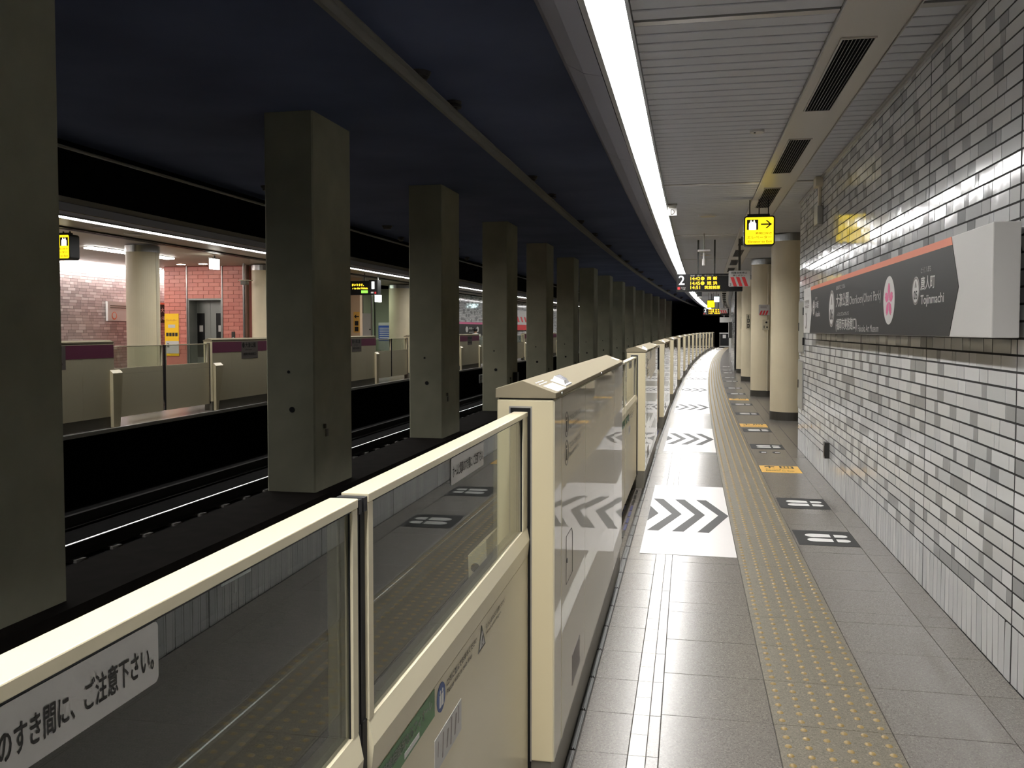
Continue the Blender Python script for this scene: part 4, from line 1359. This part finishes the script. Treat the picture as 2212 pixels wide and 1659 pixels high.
# ================================================================== LIT SIGNS
def exit_sign(s_, n0, z0, w, h, depth, label, arrow, detail=True, ceil=3.074, both=True):
    t = thing('exit_sign', label, 'lit sign', s_, n0, z0)
    r = w * .10
    def outline(i):
        pts = []
        for cx, cz, a0 in ((w - r, h - r, 0), (r, h - r, 90), (r, r, 180), (w - r, r, 270)):
            for k in range(5):
                a = radians(a0 + k * 22.5)
                pts.append((cx + (r - i) * cos(a), cz + (r - i) * sin(a)))
        return pts
    q = MB(); q.prism(outline(0), 'y', 0, depth); flip_fix(q.build('casing', M['black'], t))
    q = MB(); q.box(w * .12, w * .84, depth * .3, depth * .7, h, h + .028)
    for u in (.2, .5, .8):
        q.box(w * u - .006, w * u + .006, depth * .45, depth * .55, h + .02, ceil - z0)
    q.build('hanger', M['black'], t)
    for yy, u in (((-.001, (1, 0, 0)), (depth + .001, (-1, 0, 0))) if both else ((-.001, (1, 0, 0)),)):
        f = Face(t, (0 if u[0] > 0 else w, yy, 0), u, (0, 0, 1))
        i = .016
        f.poly(outline(i), M['yellow_lit'], d=.001, name='lit_face')
        if not detail: continue
        a0, a1 = w * .10, w * .46
        if arrow < 0: a0, a1 = w * .56, w * .92
        f.rect(a0, h * .535, a1, h * .87, M['sign_black'], d=.002, name='pictogram')
        cx = (a0 + a1) / 2
        mb = MB()
        f.rect(cx - w * .11, h * .54, cx + w * .11, h * .75, None, d=.003, mb=mb)
        for dx in (-.06, 0, .06): f.disc(cx + w * dx, h * .775, w * .025, h * .025, None, d=.003, mb=mb, seg=12)
        for dx in (-.05, .05): f.poly([(cx + w*dx - w*.025, h*.82), (cx + w*dx + w*.025, h*.82), (cx + w*dx, h*.855)], None, d=.003, mb=mb)
        mb.build('lit_figures', M['white_lit'], t)
        b0, b1 = (w * .55, w * .89) if arrow > 0 else (w * .11, w * .45)
        zc = h * .715; th = h * .022
        mb = MB()
        f.rect(b0, zc - th, b1, zc + th, None, d=.002, mb=mb)
        tip, back = (b1, b1 - w * .16) if arrow > 0 else (b0, b0 + w * .16)
        e = w * .055 * arrow
        f.poly([(tip, zc), (tip - e, zc), (back - e * .6, zc + h * .13), (back + e * .4, zc + h * .13)], None, d=.002, mb=mb)
        f.poly([(tip, zc), (tip - e, zc), (back - e * .6, zc - h * .13), (back + e * .4, zc - h * .13)], None, d=.002, mb=mb)
        mb.build('arrow', M['sign_black'], t)
        f.text('昇降口ゆき', w * .38, h * .375, w * .52, h * .085, M['yellow_dark'])
        f.text('エレベーター', w * .11, h * .235, w * .78, h * .095, M['yellow_dark'])
        f.text('Elevator to Exit', w * .14, h * .10, w * .77, h * .075, M['yellow_dark'])
    return t
M['yellow_dark'] = emitter('yellow_sign_print', (1.0, 0.58, 0.01), 0.45)
exit_sign(11.0, .636, 2.514, .362, .357, .16, 'glowing yellow lift sign with black arrow hanging under the air duct', 1)
exit_sign(38.0, .20, 2.435, .33, .32, .16, 'small distant glowing yellow sign above the second departure board', 1, detail=False)
exit_sign(12.25, -10.02, 2.62, .40, .40, .22, 'glowing yellow sign of the far platform beside the nearest column', -1)
def white_box_sign(s_, n0, z0, w, h, d, label, mt, ceil=3.1):
    t = thing('lit_box_sign', label, 'lit sign', s_, n0, z0)
    q = MB(); q.box(0, w, 0, d, 0, h); q.build('lit_box', mt, t, bevel=.01)
    q = MB(); q.box(w * .45, w * .55, d * .4, d * .6, h, ceil - z0); q.build('hanger', M['steel'], t)
    q = MB(); q.box(-.004, w + .004, -.004, d + .004, h, h + .02); q.build('cap', M['steel'], t)
white_box_sign(36.5, .50, 2.64, .20, .20, .12, 'small bluish white lit box hanging beside the distant yellow sign', M['cyan_lit'])
white_box_sign(17.0, -10.07, 2.80, .08, .22, .30, 'white lit emergency sign hanging before the red lift tower', M['white_lit'])
white_box_sign(24.2, -9.15, 2.32, .10, .20, .3, 'white lit box below the far numeral board', M['white_lit'])
white_box_sign(43.0, -9.45, 2.62, .25, .22, .10, 'bluish lit box far off between fourth and fifth columns', M['cyan_lit'])
t = thing('ceiling_camera', 'black camera box hanging below the strip light beyond the departure board', 'camera', 33.0, -.02, 2.72)
q = MB(); q.box(-.09, .09, -.2, .2, 0, .20); q.build('camera_body', M['black'], t, bevel=.01)
q = MB(); q.box(-.10, .10, -.2, .2, -.03, -.002); q.build('camera_base', M['sign_white'], t)
q = MB(); q.cyl((0, 0), .02, .2, .38, seg=10); q.build('stem', M['kick'], t)

# ================================================================== FLOOR STICKERS
def chevron_mat(sc_, label, grp):
    t = thing('chevron_mat', label, 'floor mat', sc_, 0.0, 0.0005, group=grp)
    q = MB(); q.box(-.300, .336, -1.32, 1.32, 0, .0016); q.build('white_sheet', M['mat_white'], t)
    f = Face(t, (0, 0, .0016), (1, 0, 0), (0, 1, 0))
    for k in range(4):
        tip = .335 - .185 * k
        pts = [(tip, 0), (tip - .165, .63), (tip - .25, .63), (tip - .08, 0), (tip - .25, -.63), (tip - .165, -.63)]
        lo = -.299
        def clip(poly):
            out = []
            for (a, b), (c, d) in zip(poly, poly[1:] + poly[:1]):
                if a >= lo: out.append((a, b))
                if (a >= lo) != (c >= lo):
                    u = (lo - a) / (c - a); out.append((lo, b + u * (d - b)))
            return out
        for half in (pts[:4], [pts[0], pts[3], pts[4], pts[5]]):
            p = clip(half)
            if len(p) >= 3:
                f.poly(p, M['mat_dark'], d=.0010, th=.0008, name='chevron')
    return t
cm = ['nearest large white floor mat with dark chevrons, beside the nearest gate', 'second white chevron mat along the platform floor', 'third white chevron mat along the platform floor', 'fourth white chevron mat along the platform floor']
for k in range(14):
    chevron_mat(7.24 + 5.08 * k, cm[k] if k < 4 else '%s white chevron mat from the camera, on the curving platform floor' % ORD[k], 'chevron mats on the platform floor')

def foot_mat(sc_, label, grp):
    t = thing('footprint_mat', label, 'floor mat', sc_, .985, 0.0005, group=grp)
    q = MB(); q.box(-.203, .203, -.232, .232, 0, .0014); q.build('dark_sheet', M['mat_dark'], t)
    f = Face(t, (0, 0, .0014), (1, 0, 0), (0, 1, 0))
    for y in (-.070, .070):
        sole = [(-.130, 0)] + [(-.130 + .055 * (1 - cos(a)), .052 * sin(a)) for a in (.4, .8, 1.2, 1.57)] + [(0.045, .044), (.045, -.044)] + [(-.130 + .055 * (1 - cos(a)), -.052 * sin(a)) for a in (1.57, 1.2, .8, .4)]
        f.poly([(u, v + y) for u, v in sole][::-1], M['foot_white'], d=.0010, th=.0008, name='footprint_sole')
        heel = [(.072, -.042), (.135, -.042), (.158, -.026), (.166, 0), (.158, .026), (.135, .042), (.072, .042)]
        f.poly([(u, v + y) for u, v in heel], M['foot_white'], d=.0010, th=.0008, name='footprint_heel')
    return t
fl = [(6.61, 'nearest dark floor mat with two white footprints'), (7.91, 'second dark footprint mat from the camera'), (11.70, 'third dark footprint mat, before the yellow floor sticker'),
      (13.60, 'dark footprint mat just in front of the second yellow floor sticker'), (16.27, 'dark footprint mat beyond the second yellow floor sticker'), (18.30, 'dark footprint mat just before the third yellow floor sticker')]
for s_, lab in fl: foot_mat(s_, lab, 'footprint mats beside the tactile paving')
for i, s_ in enumerate((21.3, 23.4, 26.5, 28.6, 31.7, 33.8, 37.0)):
    foot_mat(s_, '%s dark footprint mat from the camera, far along the platform' % ORD[i + 6], 'footprint mats beside the tactile paving')
def lift_mat(sc_, label):
    t = thing('lift_mat', label, 'floor mat', sc_, .978, 0.0005, group='yellow lift stickers on the floor')
    q = MB(); q.box(-.205, .205, -.235, .235, 0, .0014); q.build('yellow_sheet', M['yellow_print'], t)
    f = Face(t, (0, 0, .0014), (1, 0, 0), (0, 1, 0))
    mb = MB()
    f.rect(-.110, .05, -.092, .20, None, d=.001, th=.0008, mb=mb)
    f.poly([(-.101, .215), (-.155, .16), (-.150, .12), (-.101, .165)], None, d=.001, th=.0008, mb=mb)
    f.poly([(-.101, .215), (-.101, .165), (-.052, .12), (-.047, .16)], None, d=.001, th=.0008, mb=mb)
    mb.build('arrow', M['letter_black'], t)
    f.rect(.005, .06, .15, .205, M['letter_black'], d=.001, th=.0008, name='pictogram')
    mb = MB()
    for u in (.025, .062, .10):
        f.rect(u, .075, u + .028, .15, None, d=.0016, th=.0006, mb=mb); f.disc(u + .014, .172, .011, .014, None, d=.0016, th=.0006, mb=mb, seg=12)
    mb.build('pictogram_figures', M['yellow_print'], t)
    f.text('エレベーター', -.155, -.05, .20, .07, M['letter_black'], d=.001)
    f.text('Elevator to Exit', -.155, -.14, .29, .05, M['letter_black'], d=.001)
for s_, lab in ((9.82, 'nearest yellow lift sticker with black arrow on the floor'), (14.28, 'second yellow lift sticker on the floor, beside the dark footprint mat'), (19.58, 'third yellow lift sticker on the floor, near the second round pillar')):
    lift_mat(s_, lab)
for i, n_ in enumerate((.90, 1.06)):
    t = thing('small_floor_marker', ('left', 'right')[i] + ' small grey house shaped floor sticker before the third footprint mat', 'floor sticker', 11.15, n_, .0006, group='small grey floor stickers')
    f = Face(t, (0, 0, .0014), (1, 0, 0), (0, 1, 0))
    f.poly([(-.04, -.06), (.04, -.06), (.045, .05), (-.01, .10), (-.05, .05)], M['mat_dark'], d=0, th=.0014, name='grey_sheet')
    f.rect(-.02, -.03, .035, .02, M['foot_white'], d=.001, th=.0008, name='white_bar')

# dashed treads on the floor of the gate openings
for gi, (a, b) in enumerate(((5.55, 8.3), (11.3, 13.5))):
    t = thing('tread_strip', ('dashed dark tread strip on the floor of the first gate opening', 'dashed dark tread strip on the floor of the second gate opening')[gi], 'tread strip', a, -.475, .0004)
    y = .05
    while y < b - a - .2:
        for x in (-.035, .025):
            q = MB(); q.box(x - .010, x + .010, y, y + .19, 0, .003); q.build('tread_dash', M['dash_blue'] if 1.0 < y < 1.9 else M['darksteel'], t)
        y += .245

# ================================================================== FAR PLATFORM FITTINGS
lift = thing('lift_door', 'grey steel lift doors set into the red tiled tower', 'lift door', LF, 0)
q = MB(); q.box(-12.636, -12.60, 0, .40, 0, 2.30); q.box(-11.71, -11.674, 0, .40, 0, 2.30); q.box(-12.636, -11.674, 0, .40, 2.26, 2.30)
q.build('door_frame', M['elevator'], lift)
for i, (a, b) in enumerate(((-12.60, -12.215), (-12.21, -11.71))):
    q = MB(); q.box(a, b, .36, .40, 0, 2.26); dl = q.build('door_leaf', M['elevator'], lift)
    q = MB(); wc = -12.485 if i == 0 else -11.945; q.box(wc - .105, wc + .105, .352, .36, .8, 1.935); q.build('window', M['black'], dl)
    q = MB(); q.box(wc - .04, wc + .06, .348, .352, 1.46, 1.62); q.build('window_notice', M['sign_white'], dl)
t = thing('call_panel', 'dark call button panel on the red wall right of the lift', 'button panel', LF, -11.36)
q = MB(); q.box(-.045, .045, -.02, .0, 1.12, 1.46); q.build('panel_face', M['darksteel'], t)
q = MB(); q.cyl((0, 1.3), .02, -.024, -.02, seg=12, axis='y'); q.cyl((0, 1.22), .02, -.024, -.02, seg=12, axis='y'); q.build('button', M['sign_white'], t)
t = thing('yellow_poster', 'yellow notice poster on the red wall left of the lift', 'poster', LF, -13.09)
f = Face(t, (0, -.012, 0), (1, 0, 0), (0, 0, 1))
f.rect(-.20, .84, .20, 1.92, M['yellow_poster'], th=.01, name='poster_sheet')
f.rect(-.10, 1.56, .10, 1.64, M['sign_white'], d=.004, name='white_bar')
f.rect(-.18, .90, .20, 1.22, M['sign_white'], d=.004, name='white_field')
f.text('エレベーター', -.16, 1.72, .30, .06, M['sign_orange'], d=.004)
f.text('2', -.14, 1.06, .07, .11, M['letter_grey'], d=.006)
mb = MB(); [f.rect(-.16 + .085 * k, 1.34, -.09 + .085 * k, 1.43, None, d=.004, mb=mb) for k in range(4)]
mb.build('pictogram', M['letter_black'], t)
t = thing('brown_pipe', 'dark brown vertical pipe at the right corner of the red tower', 'pipe', LF - .08, -10.93)
q = MB(); q.cyl((0, .0), .05, 0, 3.12, seg=16); q.build('pipe_shaft', M['brown_pipe'], t)
q = MB(); q.cyl((-.105, .03), .030, 0, 3.12, seg=16); q.build('steel_shaft', M['steel'], t)
t = thing('wall_camera', 'grey camera on a bracket beside the dark pipe', 'camera', 19.6, -10.72, 2.60)
q = MB(); q.box(-.05, .09, -.08, .08, 0, .10); q.build('camera_body', M['kick'], t, bevel=.01)
q = MB(); q.cyl((0, 0), .025, .1, .52, seg=10); q.build('stem', M['sign_white'], t)
q = MB(); q.box(-.10, .18, -.1, .1, .10, .115); q.build('hood', M['box_beige'], t)
t = thing('lobby_strip_light', 'white strip light on the lobby ceiling behind the far pillar', 'strip light', 15.0, -11.42, 3.105)
q = MB(); q.box(-.10, .10, 0, 2.7, -.03, 0); q.build('lit_tube', M['lobby_lamp'], t)
q = MB(); q.box(-.12, .12, -.02, 2.72, 0, .01); q.build('backplate', M['sign_white'], t)
t = thing('lobby_strip_light', 'white strip light on the lobby ceiling left of the far pillar', 'strip light', 10.6, -12.6, 3.105)
q = MB(); q.box(-.10, .10, 0, 2.7, -.03, 0); q.build('lit_tube', M['lobby_lamp'], t)
q = MB(); q.box(-.12, .12, -.02, 2.72, 0, .01); q.build('backplate', M['sign_white'], t)
for s_, n_, lab in ((19.5, -12.35, 'round downlight above the lift, left one'), (19.5, -11.75, 'round downlight above the lift, right one'), (20.6, -13.75, 'round downlight left of the red tower by the lobby wall')):
    t = thing('downlight', lab, 'downlight', s_, n_, 3.12, group='round downlights of the far lobby')
    q = MB(); q.cyl((0, 0), .10, -.012, -.006, seg=24); q.build('lit_disc', M['down'], t)
    q = MB(); q.cyl((0, 0), .12, -.006, 0, seg=24); q.build('rim', M['sign_white'], t)
for s_, n_, lab in ((12.26, -9.05, 'pale round cover on the far ceiling beside the far yellow sign'), (13.25, -9.2, 'second pale round cover on the far ceiling, farther right')):
    t = thing('ceiling_cover', lab, 'ceiling cover', s_, n_, 3.12)
    q = MB(); q.cyl((0, 0), .13, -.02, 0, seg=28, r2=.15); q.build('cover_disc', M['sign_white'], t)
t = thing('far_air_duct', 'twin dark slotted duct lines along the far ceiling', 'air duct', loc=(0, 0, 0), rz=0.0)
for a, b in ((-9.75, -9.66), (-9.60, -9.56)):
    q = MB(); q.sweep([(a, 3.09), (b, 3.09), (b, 3.118), (a, 3.118)], 3.2, 79); flip_fix(q.build('duct_slot', M['darksteel'], t))
q = MB(); q.sweep([(-9.655, 3.10), (-9.605, 3.10), (-9.605, 3.118), (-9.655, 3.118)], 3.2, 79); flip_fix(q.build('duct_strip', M['panel_beige'], t))
# lobby notices
t = thing('lobby_notice', 'white notice board on the lobby tiles left of the round pillar', 'notice board', 19.75, -14.40)
f = Face(t, (0, 0, 0), (0, 1, 0), (0, 0, 1))
f.rect(-.37, 1.73, .75, 2.22, M['sign_white'], d=.07, th=.06, name='board')
f.disc(-.13, 1.86, .10, .10, M['sign_orange'], d=.073, name='orange_mark'); f.disc(-.13, 1.87, .07, .075, M['sign_white'], d=.076, name='mark_field')
mb = MB(); [f.rect(-.28, z, .55, z + .025, None, d=.073, mb=mb) for z in (2.10, 2.05)]
mb.build('fine_print', M['letter_grey'], t)
t = thing('lobby_name_sign', 'dark station name sign with orange top edge right of the round pillar', 'sign', 22.4, -14.40)
f = Face(t, (0, 0, 0), (0, 1, 0), (0, 0, 1))
f.rect(-1.0, 1.70, .9, 2.25, M['sign_black'], d=.09, th=.08, name='sign_board')
f.rect(-1.0, 2.20, .9, 2.25, M['sign_orange'], d=.094, name='orange_edge')
f.text('大', -.90, 1.98, .16, .13, M['letter_white'], d=.094); f.text('(福', -.90, 1.76, .22, .12, M['letter_white'], d=.094)
f.disc(-.35, 1.95, .18, .18, M['sign_white'], d=.094, name='round_badge')
# far numeral board
t = thing('numeral_board', 'dark far board with white numeral 1 and amber scrolling text', 'departure board', 23.6, -9.88, 2.50)
q = MB(); q.box(0, .80, 0, .18, 0, .40); q.build('casing', M['black'], t, bevel=.004)
q = MB(); q.box(.80, 1.06, -.02, .25, 0, .42); q.build('numeral_casing', M['black'], t, bevel=.004)
q = MB(); q.box(.10, .12, .08, .10, .40, .62); q.box(.62, .64, .08, .10, .40, .62); q.build('hanger', M['darksteel'], t)
f = Face(t, (0, -.001, 0), (1, 0, 0), (0, 0, 1))
f.text('まいります。', .28, .25, .36, .07, M['amber']); f.text('r to the Hakata', .30, .16, .46, .06, M['amber'])
f.rect(.56, .05, .76, .13, M['green_led'], name='green_panel')
f = Face(t, (0, -.021, 0), (1, 0, 0), (0, 0, 1))
f.text('1', .88, .16, .09, .22, M['lettersign']); f.rect(.86, .04, .94, .085, M['letter_white'], name='small_print'); f.rect(.97, .03, 1.02, .085, M['red'], name='red_square')
# stair hall: glass screen, blue poster, wall with exit strip
t = thing('glass_screen', 'tall glass screen with steel mullions in front of the blue poster', 'glass screen', 27.4, -10.85)
for k in range(2):
    q = MB(); q.box(-.02, .02, k * 1.1 - .02, k * 1.1 + .02, 0, 2.9); q.build('mullion', M['darksteel'], t)
    if k < 1:
        q = MB(); q.box(-.004, .004, k * 1.1 + .022, k * 1.1 + 1.078, .05, 2.85); q.build('pane', M['glass_clear'], t)
t = thing('blue_poster', 'large blue and white information poster behind the glass screen', 'poster', 31.0, -11.2)
f = Face(t, (0, 0, 0), (1, 0, 0), (0, 0, 1))
q = MB(); q.box(-.52, .30, .001, .03, .75, 1.78); q.build('board', M['sign_white'], t)
f.rect(-.52, 1.10, .30, 1.67, M['poster_blue'], d=.004, name='blue_field')
for k in range(7):
    f.rect(-.48, 1.14 + .07 * k, -.48 + (.4, .68, .55, .72, .45, .65, .6)[k], 1.165 + .07 * k, M['letter_white'], d=.007, name='print_line')
q = MB(); q.box(-.48, -.44, 0, .03, 0, .75); q.box(.22, .26, 0, .03, 0, .75); q.build('post', M['steel'], t)
t = thing('white_partition', 'white partition panel between the tan wall and the blue poster', 'partition', 27.2, -10.62)
q = MB(); q.box(-.17, .15, 0, .05, 0, 2.05); q.build('panel', M['sign_white'], t)
q = MB(); q.box(.10, .13, -.03, 0, 1.5, 1.54); q.build('handle', M['black'], t)
q = MB(); q.box(.15, .18, -.01, .06, 0, 2.9); q.build('post', M['steel'], t)
t = thing('stair_sign', 'yellow vertical exit strip on the tan wall of the stair hall', 'sign', 25.6, -10.30)
f = Face(t, (0, 0, 0), (1, 0, 0), (0, 0, 1))
f.rect(-.10, 1.42, .10, 2.06, M['yellow_print'], d=.01, th=.012, name='strip_sheet')
f.rect(-.06, 1.46, .06, 1.60, M['letter_black'], d=.013, name='pictogram'); f.rect(-.06, 1.64, .06, 1.78, M['letter_black'], d=.013, name='pictogram')
f.poly([(-.08, 1.92), (-.01, 1.99), (-.01, 1.935), (.08, 1.935), (.08, 1.905), (-.01, 1.905), (-.01, 1.85)][::-1], M['letter_black'], d=.013, name='arrow')
t = thing('hall_light', 'hidden lamp lighting the stair hall behind the glass screen', 'ceiling light', 29.0, -12.0, 3.11)
q = MB(); q.box(-.5, .5, -.6, .6, -.02, 0); q.build('lit_panel', M['hall_lamp'], t)
# name sign and notices on the narrow far wall
t = thing('far_name_sign', 'dark station name sign with pink stripe behind the person in white', 'sign', 37.5, -10.38)
f = Face(t, (0, 0, 0), (0, 1, 0), (0, 0, 1))
f.rect(-2.8, 1.25, 3.4, 1.86, M['sign_black'], d=.05, th=.06, name='sign_board')
f.rect(-2.8, 1.77, 3.4, 1.86, M['pink'], d=.054, name='pink_stripe')
f.disc(.55, 1.53, .21, .13, M['sign_white'], d=.054, name='round_badge'); f.disc(2.35, 1.53, .21, .13, M['sign_white'], d=.054, name='round_badge')
f.text('大濠公園', .85, 1.53, .55, .10, M['letter_white'], d=.054); f.text('Ohorikoen(Ohori Park)', 1.42, 1.54, .7, .06, M['letter_white'], d=.054, bold=False); f.text('(福岡市美術館口)', .9, 1.36, .8, .07, M['letter_white'], d=.054)
t = thing('far_notice', 'white notice with red stripes on the distant far wall', 'notice board', 50.5, -10.38)
f = Face(t, (0, 0, 0), (0, 1, 0), (0, 0, 1))
f.rect(-3, 1.5, 3, 2.6, M['sign_white'], d=.075, th=.05, name='board')
for k in range(6): f.poly([(-2.6 + .9 * k, 1.95), (-2.2 + .9 * k, 1.95), (-2.6 + .9 * k, 2.25), (-3.0 + .9 * k, 2.25)], M['red'], d=.079, name='red_stripe')
f.rect(-3, 1.5, 3, 1.8, M['red'], d=.079, name='red_field')
t = thing('red_vending_machine', 'red and white machine glimpsed far off between fifth and sixth columns', 'machine', 70, -10.0)
q = MB(); q.box(-.3, .3, -1, 5, 0, 2.4); q.build('cabinet', M['pink'], t)
q = MB(); q.box(.3, .31, -1, 5, 2.0, 2.4); q.build('lit_top', M['white_cloth'], t)
q = MB(); q.box(.3, .31, 2.0, 3.6, 1.5, 1.95); q.build('white_panel', M['sign_white'], t)
t = thing('conduit_box', 'small dark box at the foot of the fourth column', 'box', 21.2, -4.30, -.44)
q = MB(); q.box(-.04, .06, -.12, .12, .62, .90); q.build('box', M['darksteel'], t, bevel=.005)
q = MB(); q.cyl((0.0, 0), .02, 0, .62, seg=10); q.build('conduit', M['darksteel'], t)

# ================================================================== FAR END OF THE NEAR PLATFORM
t = thing('end_barrier', 'low barrier with white rail at the far end of the platform', 'barrier', 77.5, -.1)
q = MB(); q.box(0, 1.25, 0, .05, 1.20, 1.27); q.box(0, 1.25, 0, .05, .08, .14); q.build('rail', M['sign_white'], t)
for x in (0.02, 1.2):
    q = MB(); q.box(x, x + .05, 0, .06, 0, 1.2); q.build('post', M['kick'], t)
q = MB(); q.box(.07, 1.2, .02, .03, .14, 1.2); q.build('mesh_panel', M['black'], t)
q = MB(); q.box(.28, .55, -.01, .02, .80, 1.1); q.build('notice', M['sign_white'], t)
t = thing('hanging_clock_box', 'white box on a white hanger before the dark tunnel end', 'hanging box', 62.0, .45, 2.02)
q = MB(); q.box(-.02, .80, 0, .2, 0, .36); q.build('box', M['sign_white'], t, bevel=.01)
q = MB(); q.box(.24, .28, .08, .12, .36, 1.07); q.box(.1, .7, .06, .14, .50, .58); q.build('hanger', M['sign_white'], t)
q = MB(); q.box(1.07, 1.27, -.15, .15, 0, 2.95); q.build('trim_4', M['sign_white'], loc=W(60.5, 0, 0), rz=RZ(60.5), kind='structure')
t = thing('wall_cabinet', 'dark framed cabinet on the distant tiled wall beyond the pillars', 'cabinet', 40.5, 1.255)
q = MB(); q.box(-.14, 0, -1.2, 1.2, 1.15, 1.85); q.build('cabinet_body', M['darksteel'], t)
q = MB(); q.box(-.148, -.14, -1.1, .2, 1.2, 1.8); q.build('cabinet_door', M['sign_white'], t)

# ================================================================== PEOPLE on the far platform
def skin_mesh(name, pts, edges, radii, root=0, sub=1):
    me = bpy.data.meshes.new(name)
    me.from_pydata(pts, edges, [])
    o = bpy.data.objects.new(name, me); COL.objects.link(o)
    md = o.modifiers.new('skin', 'SKIN'); md.use_smooth_shade = True
    for i, r in enumerate(radii):
        sv = me.skin_vertices[0].data[i]
        sv.radius = r if isinstance(r, tuple) else (r, r)
        sv.use_root = (i == root)
    s_ = o.modifiers.new('sub', 'SUBSURF'); s_.levels = sub; s_.render_levels = sub
    dg = bpy.context.evaluated_depsgraph_get()
    out = bpy.data.meshes.new_from_object(o.evaluated_get(dg))
    bpy.data.objects.remove(o)
    return out

def person(s_, n_, z, label, h, top, bottom, hair_long, rz):
    k = h / 1.65
    t = thing('person', label, 'person', s_, n_, z)
    t.rotation_euler = (0, 0, RZ(s_) + rz)
    P, E, Rr = [], [], []
    def v(x, y, zz, r, to=None):
        P.append((x * k, y * k, zz * k)); Rr.append((r[0] * k, r[1] * k) if isinstance(r, tuple) else r * k)
        if to is not None: E.append((to, len(P) - 1))
        return len(P) - 1
    pel = v(0, 0, .90, (.15, .11)); wa = v(0, .01, 1.06, (.125, .095), pel); ch = v(0, .0, 1.24, (.155, .105), wa); up = v(0, -.01, 1.35, (.11, .08), ch)
    nk = v(0, 0, 1.41, .05, up); hd0 = v(0, .015, 1.475, (.062, .075), nk); hd1 = v(0, .015, 1.55, (.075, .09), hd0); hd2 = v(0, .005, 1.62, (.055, .065), hd1)
    for sx in (-1, 1):
        sh = v(.175 * sx, -.005, 1.33, .052, up); el = v(.225 * sx, -.01, 1.06, .038, sh); wr = v(.215 * sx, .07, .84, .026, el)
        pa = v(.212 * sx, .09, .77, (.036, .018), wr)
        for q_, (dx, L) in enumerate(((-.024, .062), (-.008, .075), (.008, .072), (.024, .058))):
            a = v(.212 * sx + dx * .4, .092 + dx, .735, .0085, pa); b = v(.212 * sx + dx * .4 - .008 * sx, .098 + dx, .735 - L * .5, .008, a); v(.212 * sx - .018 * sx + dx * .4, .106 + dx, .735 - L, .0075, b)
        a = v(.195 * sx, .125, .765, .009, pa); v(.185 * sx, .145, .735, .0085, a)
        hp = v(.085 * sx, 0, .84, .085, pel); kn = v(.09 * sx, .015, .47, .056, hp); an = v(.09 * sx, -.02, .08, .036, kn); v(.09 * sx, .10, .035, (.036, .028), an)
    me = skin_mesh('body', P, E, Rr)
    for m in (M['skin'], top, bottom, M['black']): me.materials.append(m)
    for p in me.polygons:
        c = sum((me.vertices[i].co for i in p.vertices), Vector()) / len(p.vertices)
        zz = c.z / k
        p.material_index = 0 if (zz > 1.41 or (abs(c.x) / k > .165 and zz < .86)) else (3 if zz < .075 else (1 if zz > .93 else 2))
        p.use_smooth = True
    bo = bpy.data.objects.new('body', me); COL.objects.link(bo); bo.parent = t
    hm = MB()
    rings = 7; seg = 16
    vv = []
    for i in range(rings):
        a = pi * .5 * (1 - i / (rings - 1) * (1.75 if hair_long else 1.5))
        for j in range(seg):
            b = 2 * pi * j / seg
            face = sin(b) > .35 and i > 2
            rr = .90 if face else 1.06
            vv.append((.092 * rr * cos(a) * cos(b) * k, (.0 + (.108 * rr * cos(a) * sin(b))) * k, (1.555 + .098 * sin(a)) * k if not (face and i > 3) else (1.60) * k))
    ff = [(i * seg + j, i * seg + (j + 1) % seg, (i + 1) * seg + (j + 1) % seg, (i + 1) * seg + j) for i in range(rings - 1) for j in range(seg)]
    hm.add(vv, ff); hm.build('hair', M['hair'], t, smooth=True)
    fm = MB()
    for sx in (-1, 1):
        fm.cyl((.03 * sx * k, 1.535 * k), .010 * k, .098 * k, .104 * k, seg=10, axis='y')
    fm.build('eyes', M['black'], t)
    fm = MB(); fm.hexa([(-.012*k, .098*k, 1.495*k), (.012*k, .098*k, 1.495*k), (.010*k, .124*k, 1.50*k), (-.010*k, .124*k, 1.50*k), (-.006*k, .096*k, 1.54*k), (.006*k, .096*k, 1.54*k), (.004*k, .104*k, 1.54*k), (-.004*k, .104*k, 1.54*k)])
    fm.build('nose', M['skin'], t)
    fm = MB(); fm.box(-.02 * k, .02 * k, .094 * k, .099 * k, 1.468 * k, 1.476 * k); fm.build('mouth', M['red'], t)
    for sx in (-1, 1):
        fm = MB(); fm.cyl((0.0, 1.53 * k), .026 * k, .072 * sx * k, .084 * sx * k, seg=12, axis='x'); fm.build('ear', M['skin'], t)
    return t
person(36.95, -9.62, 0, 'person in a white shirt with short black hair, back turned, standing on the far platform', 1.60, M['white_cloth'], M['grey_cloth'], False, 0.4)
person(48.6, -9.72, 0, 'person in black between fourth and fifth columns, standing left', 1.66, M['dark_cloth'], M['dark_cloth'], True, .6)
person(51.3, -9.62, 0, 'person in black between fourth and fifth columns, standing right', 1.66, M['dark_cloth'], M['dark_cloth'], False, 2.0)
person(68.0, -9.3, 0, 'person in dark clothes before the far red machine', 1.70, M['dark_cloth'], M['dark_cloth'], False, 1.2)
t = thing('shoulder_bag', 'pale grey bag held against the back of the person in white', 'bag', 36.62, -9.40, .78)
q = MB(); q.prism([(-.15, 0), (.15, 0), (.17, .08), (.15, .32), (-.15, .32), (-.17, .08)], 'y', -.06, .06); flip_fix(q.build('bag_body', M['grey_cloth'], t, bevel=.02))
q = MB(); q.box(-.12, -.09, -.01, .01, .30, .55); q.box(.09, .12, -.01, .01, .30, .55); q.box(-.12, .12, -.01, .01, .53, .56); q.build('strap', M['grey_cloth'], t)
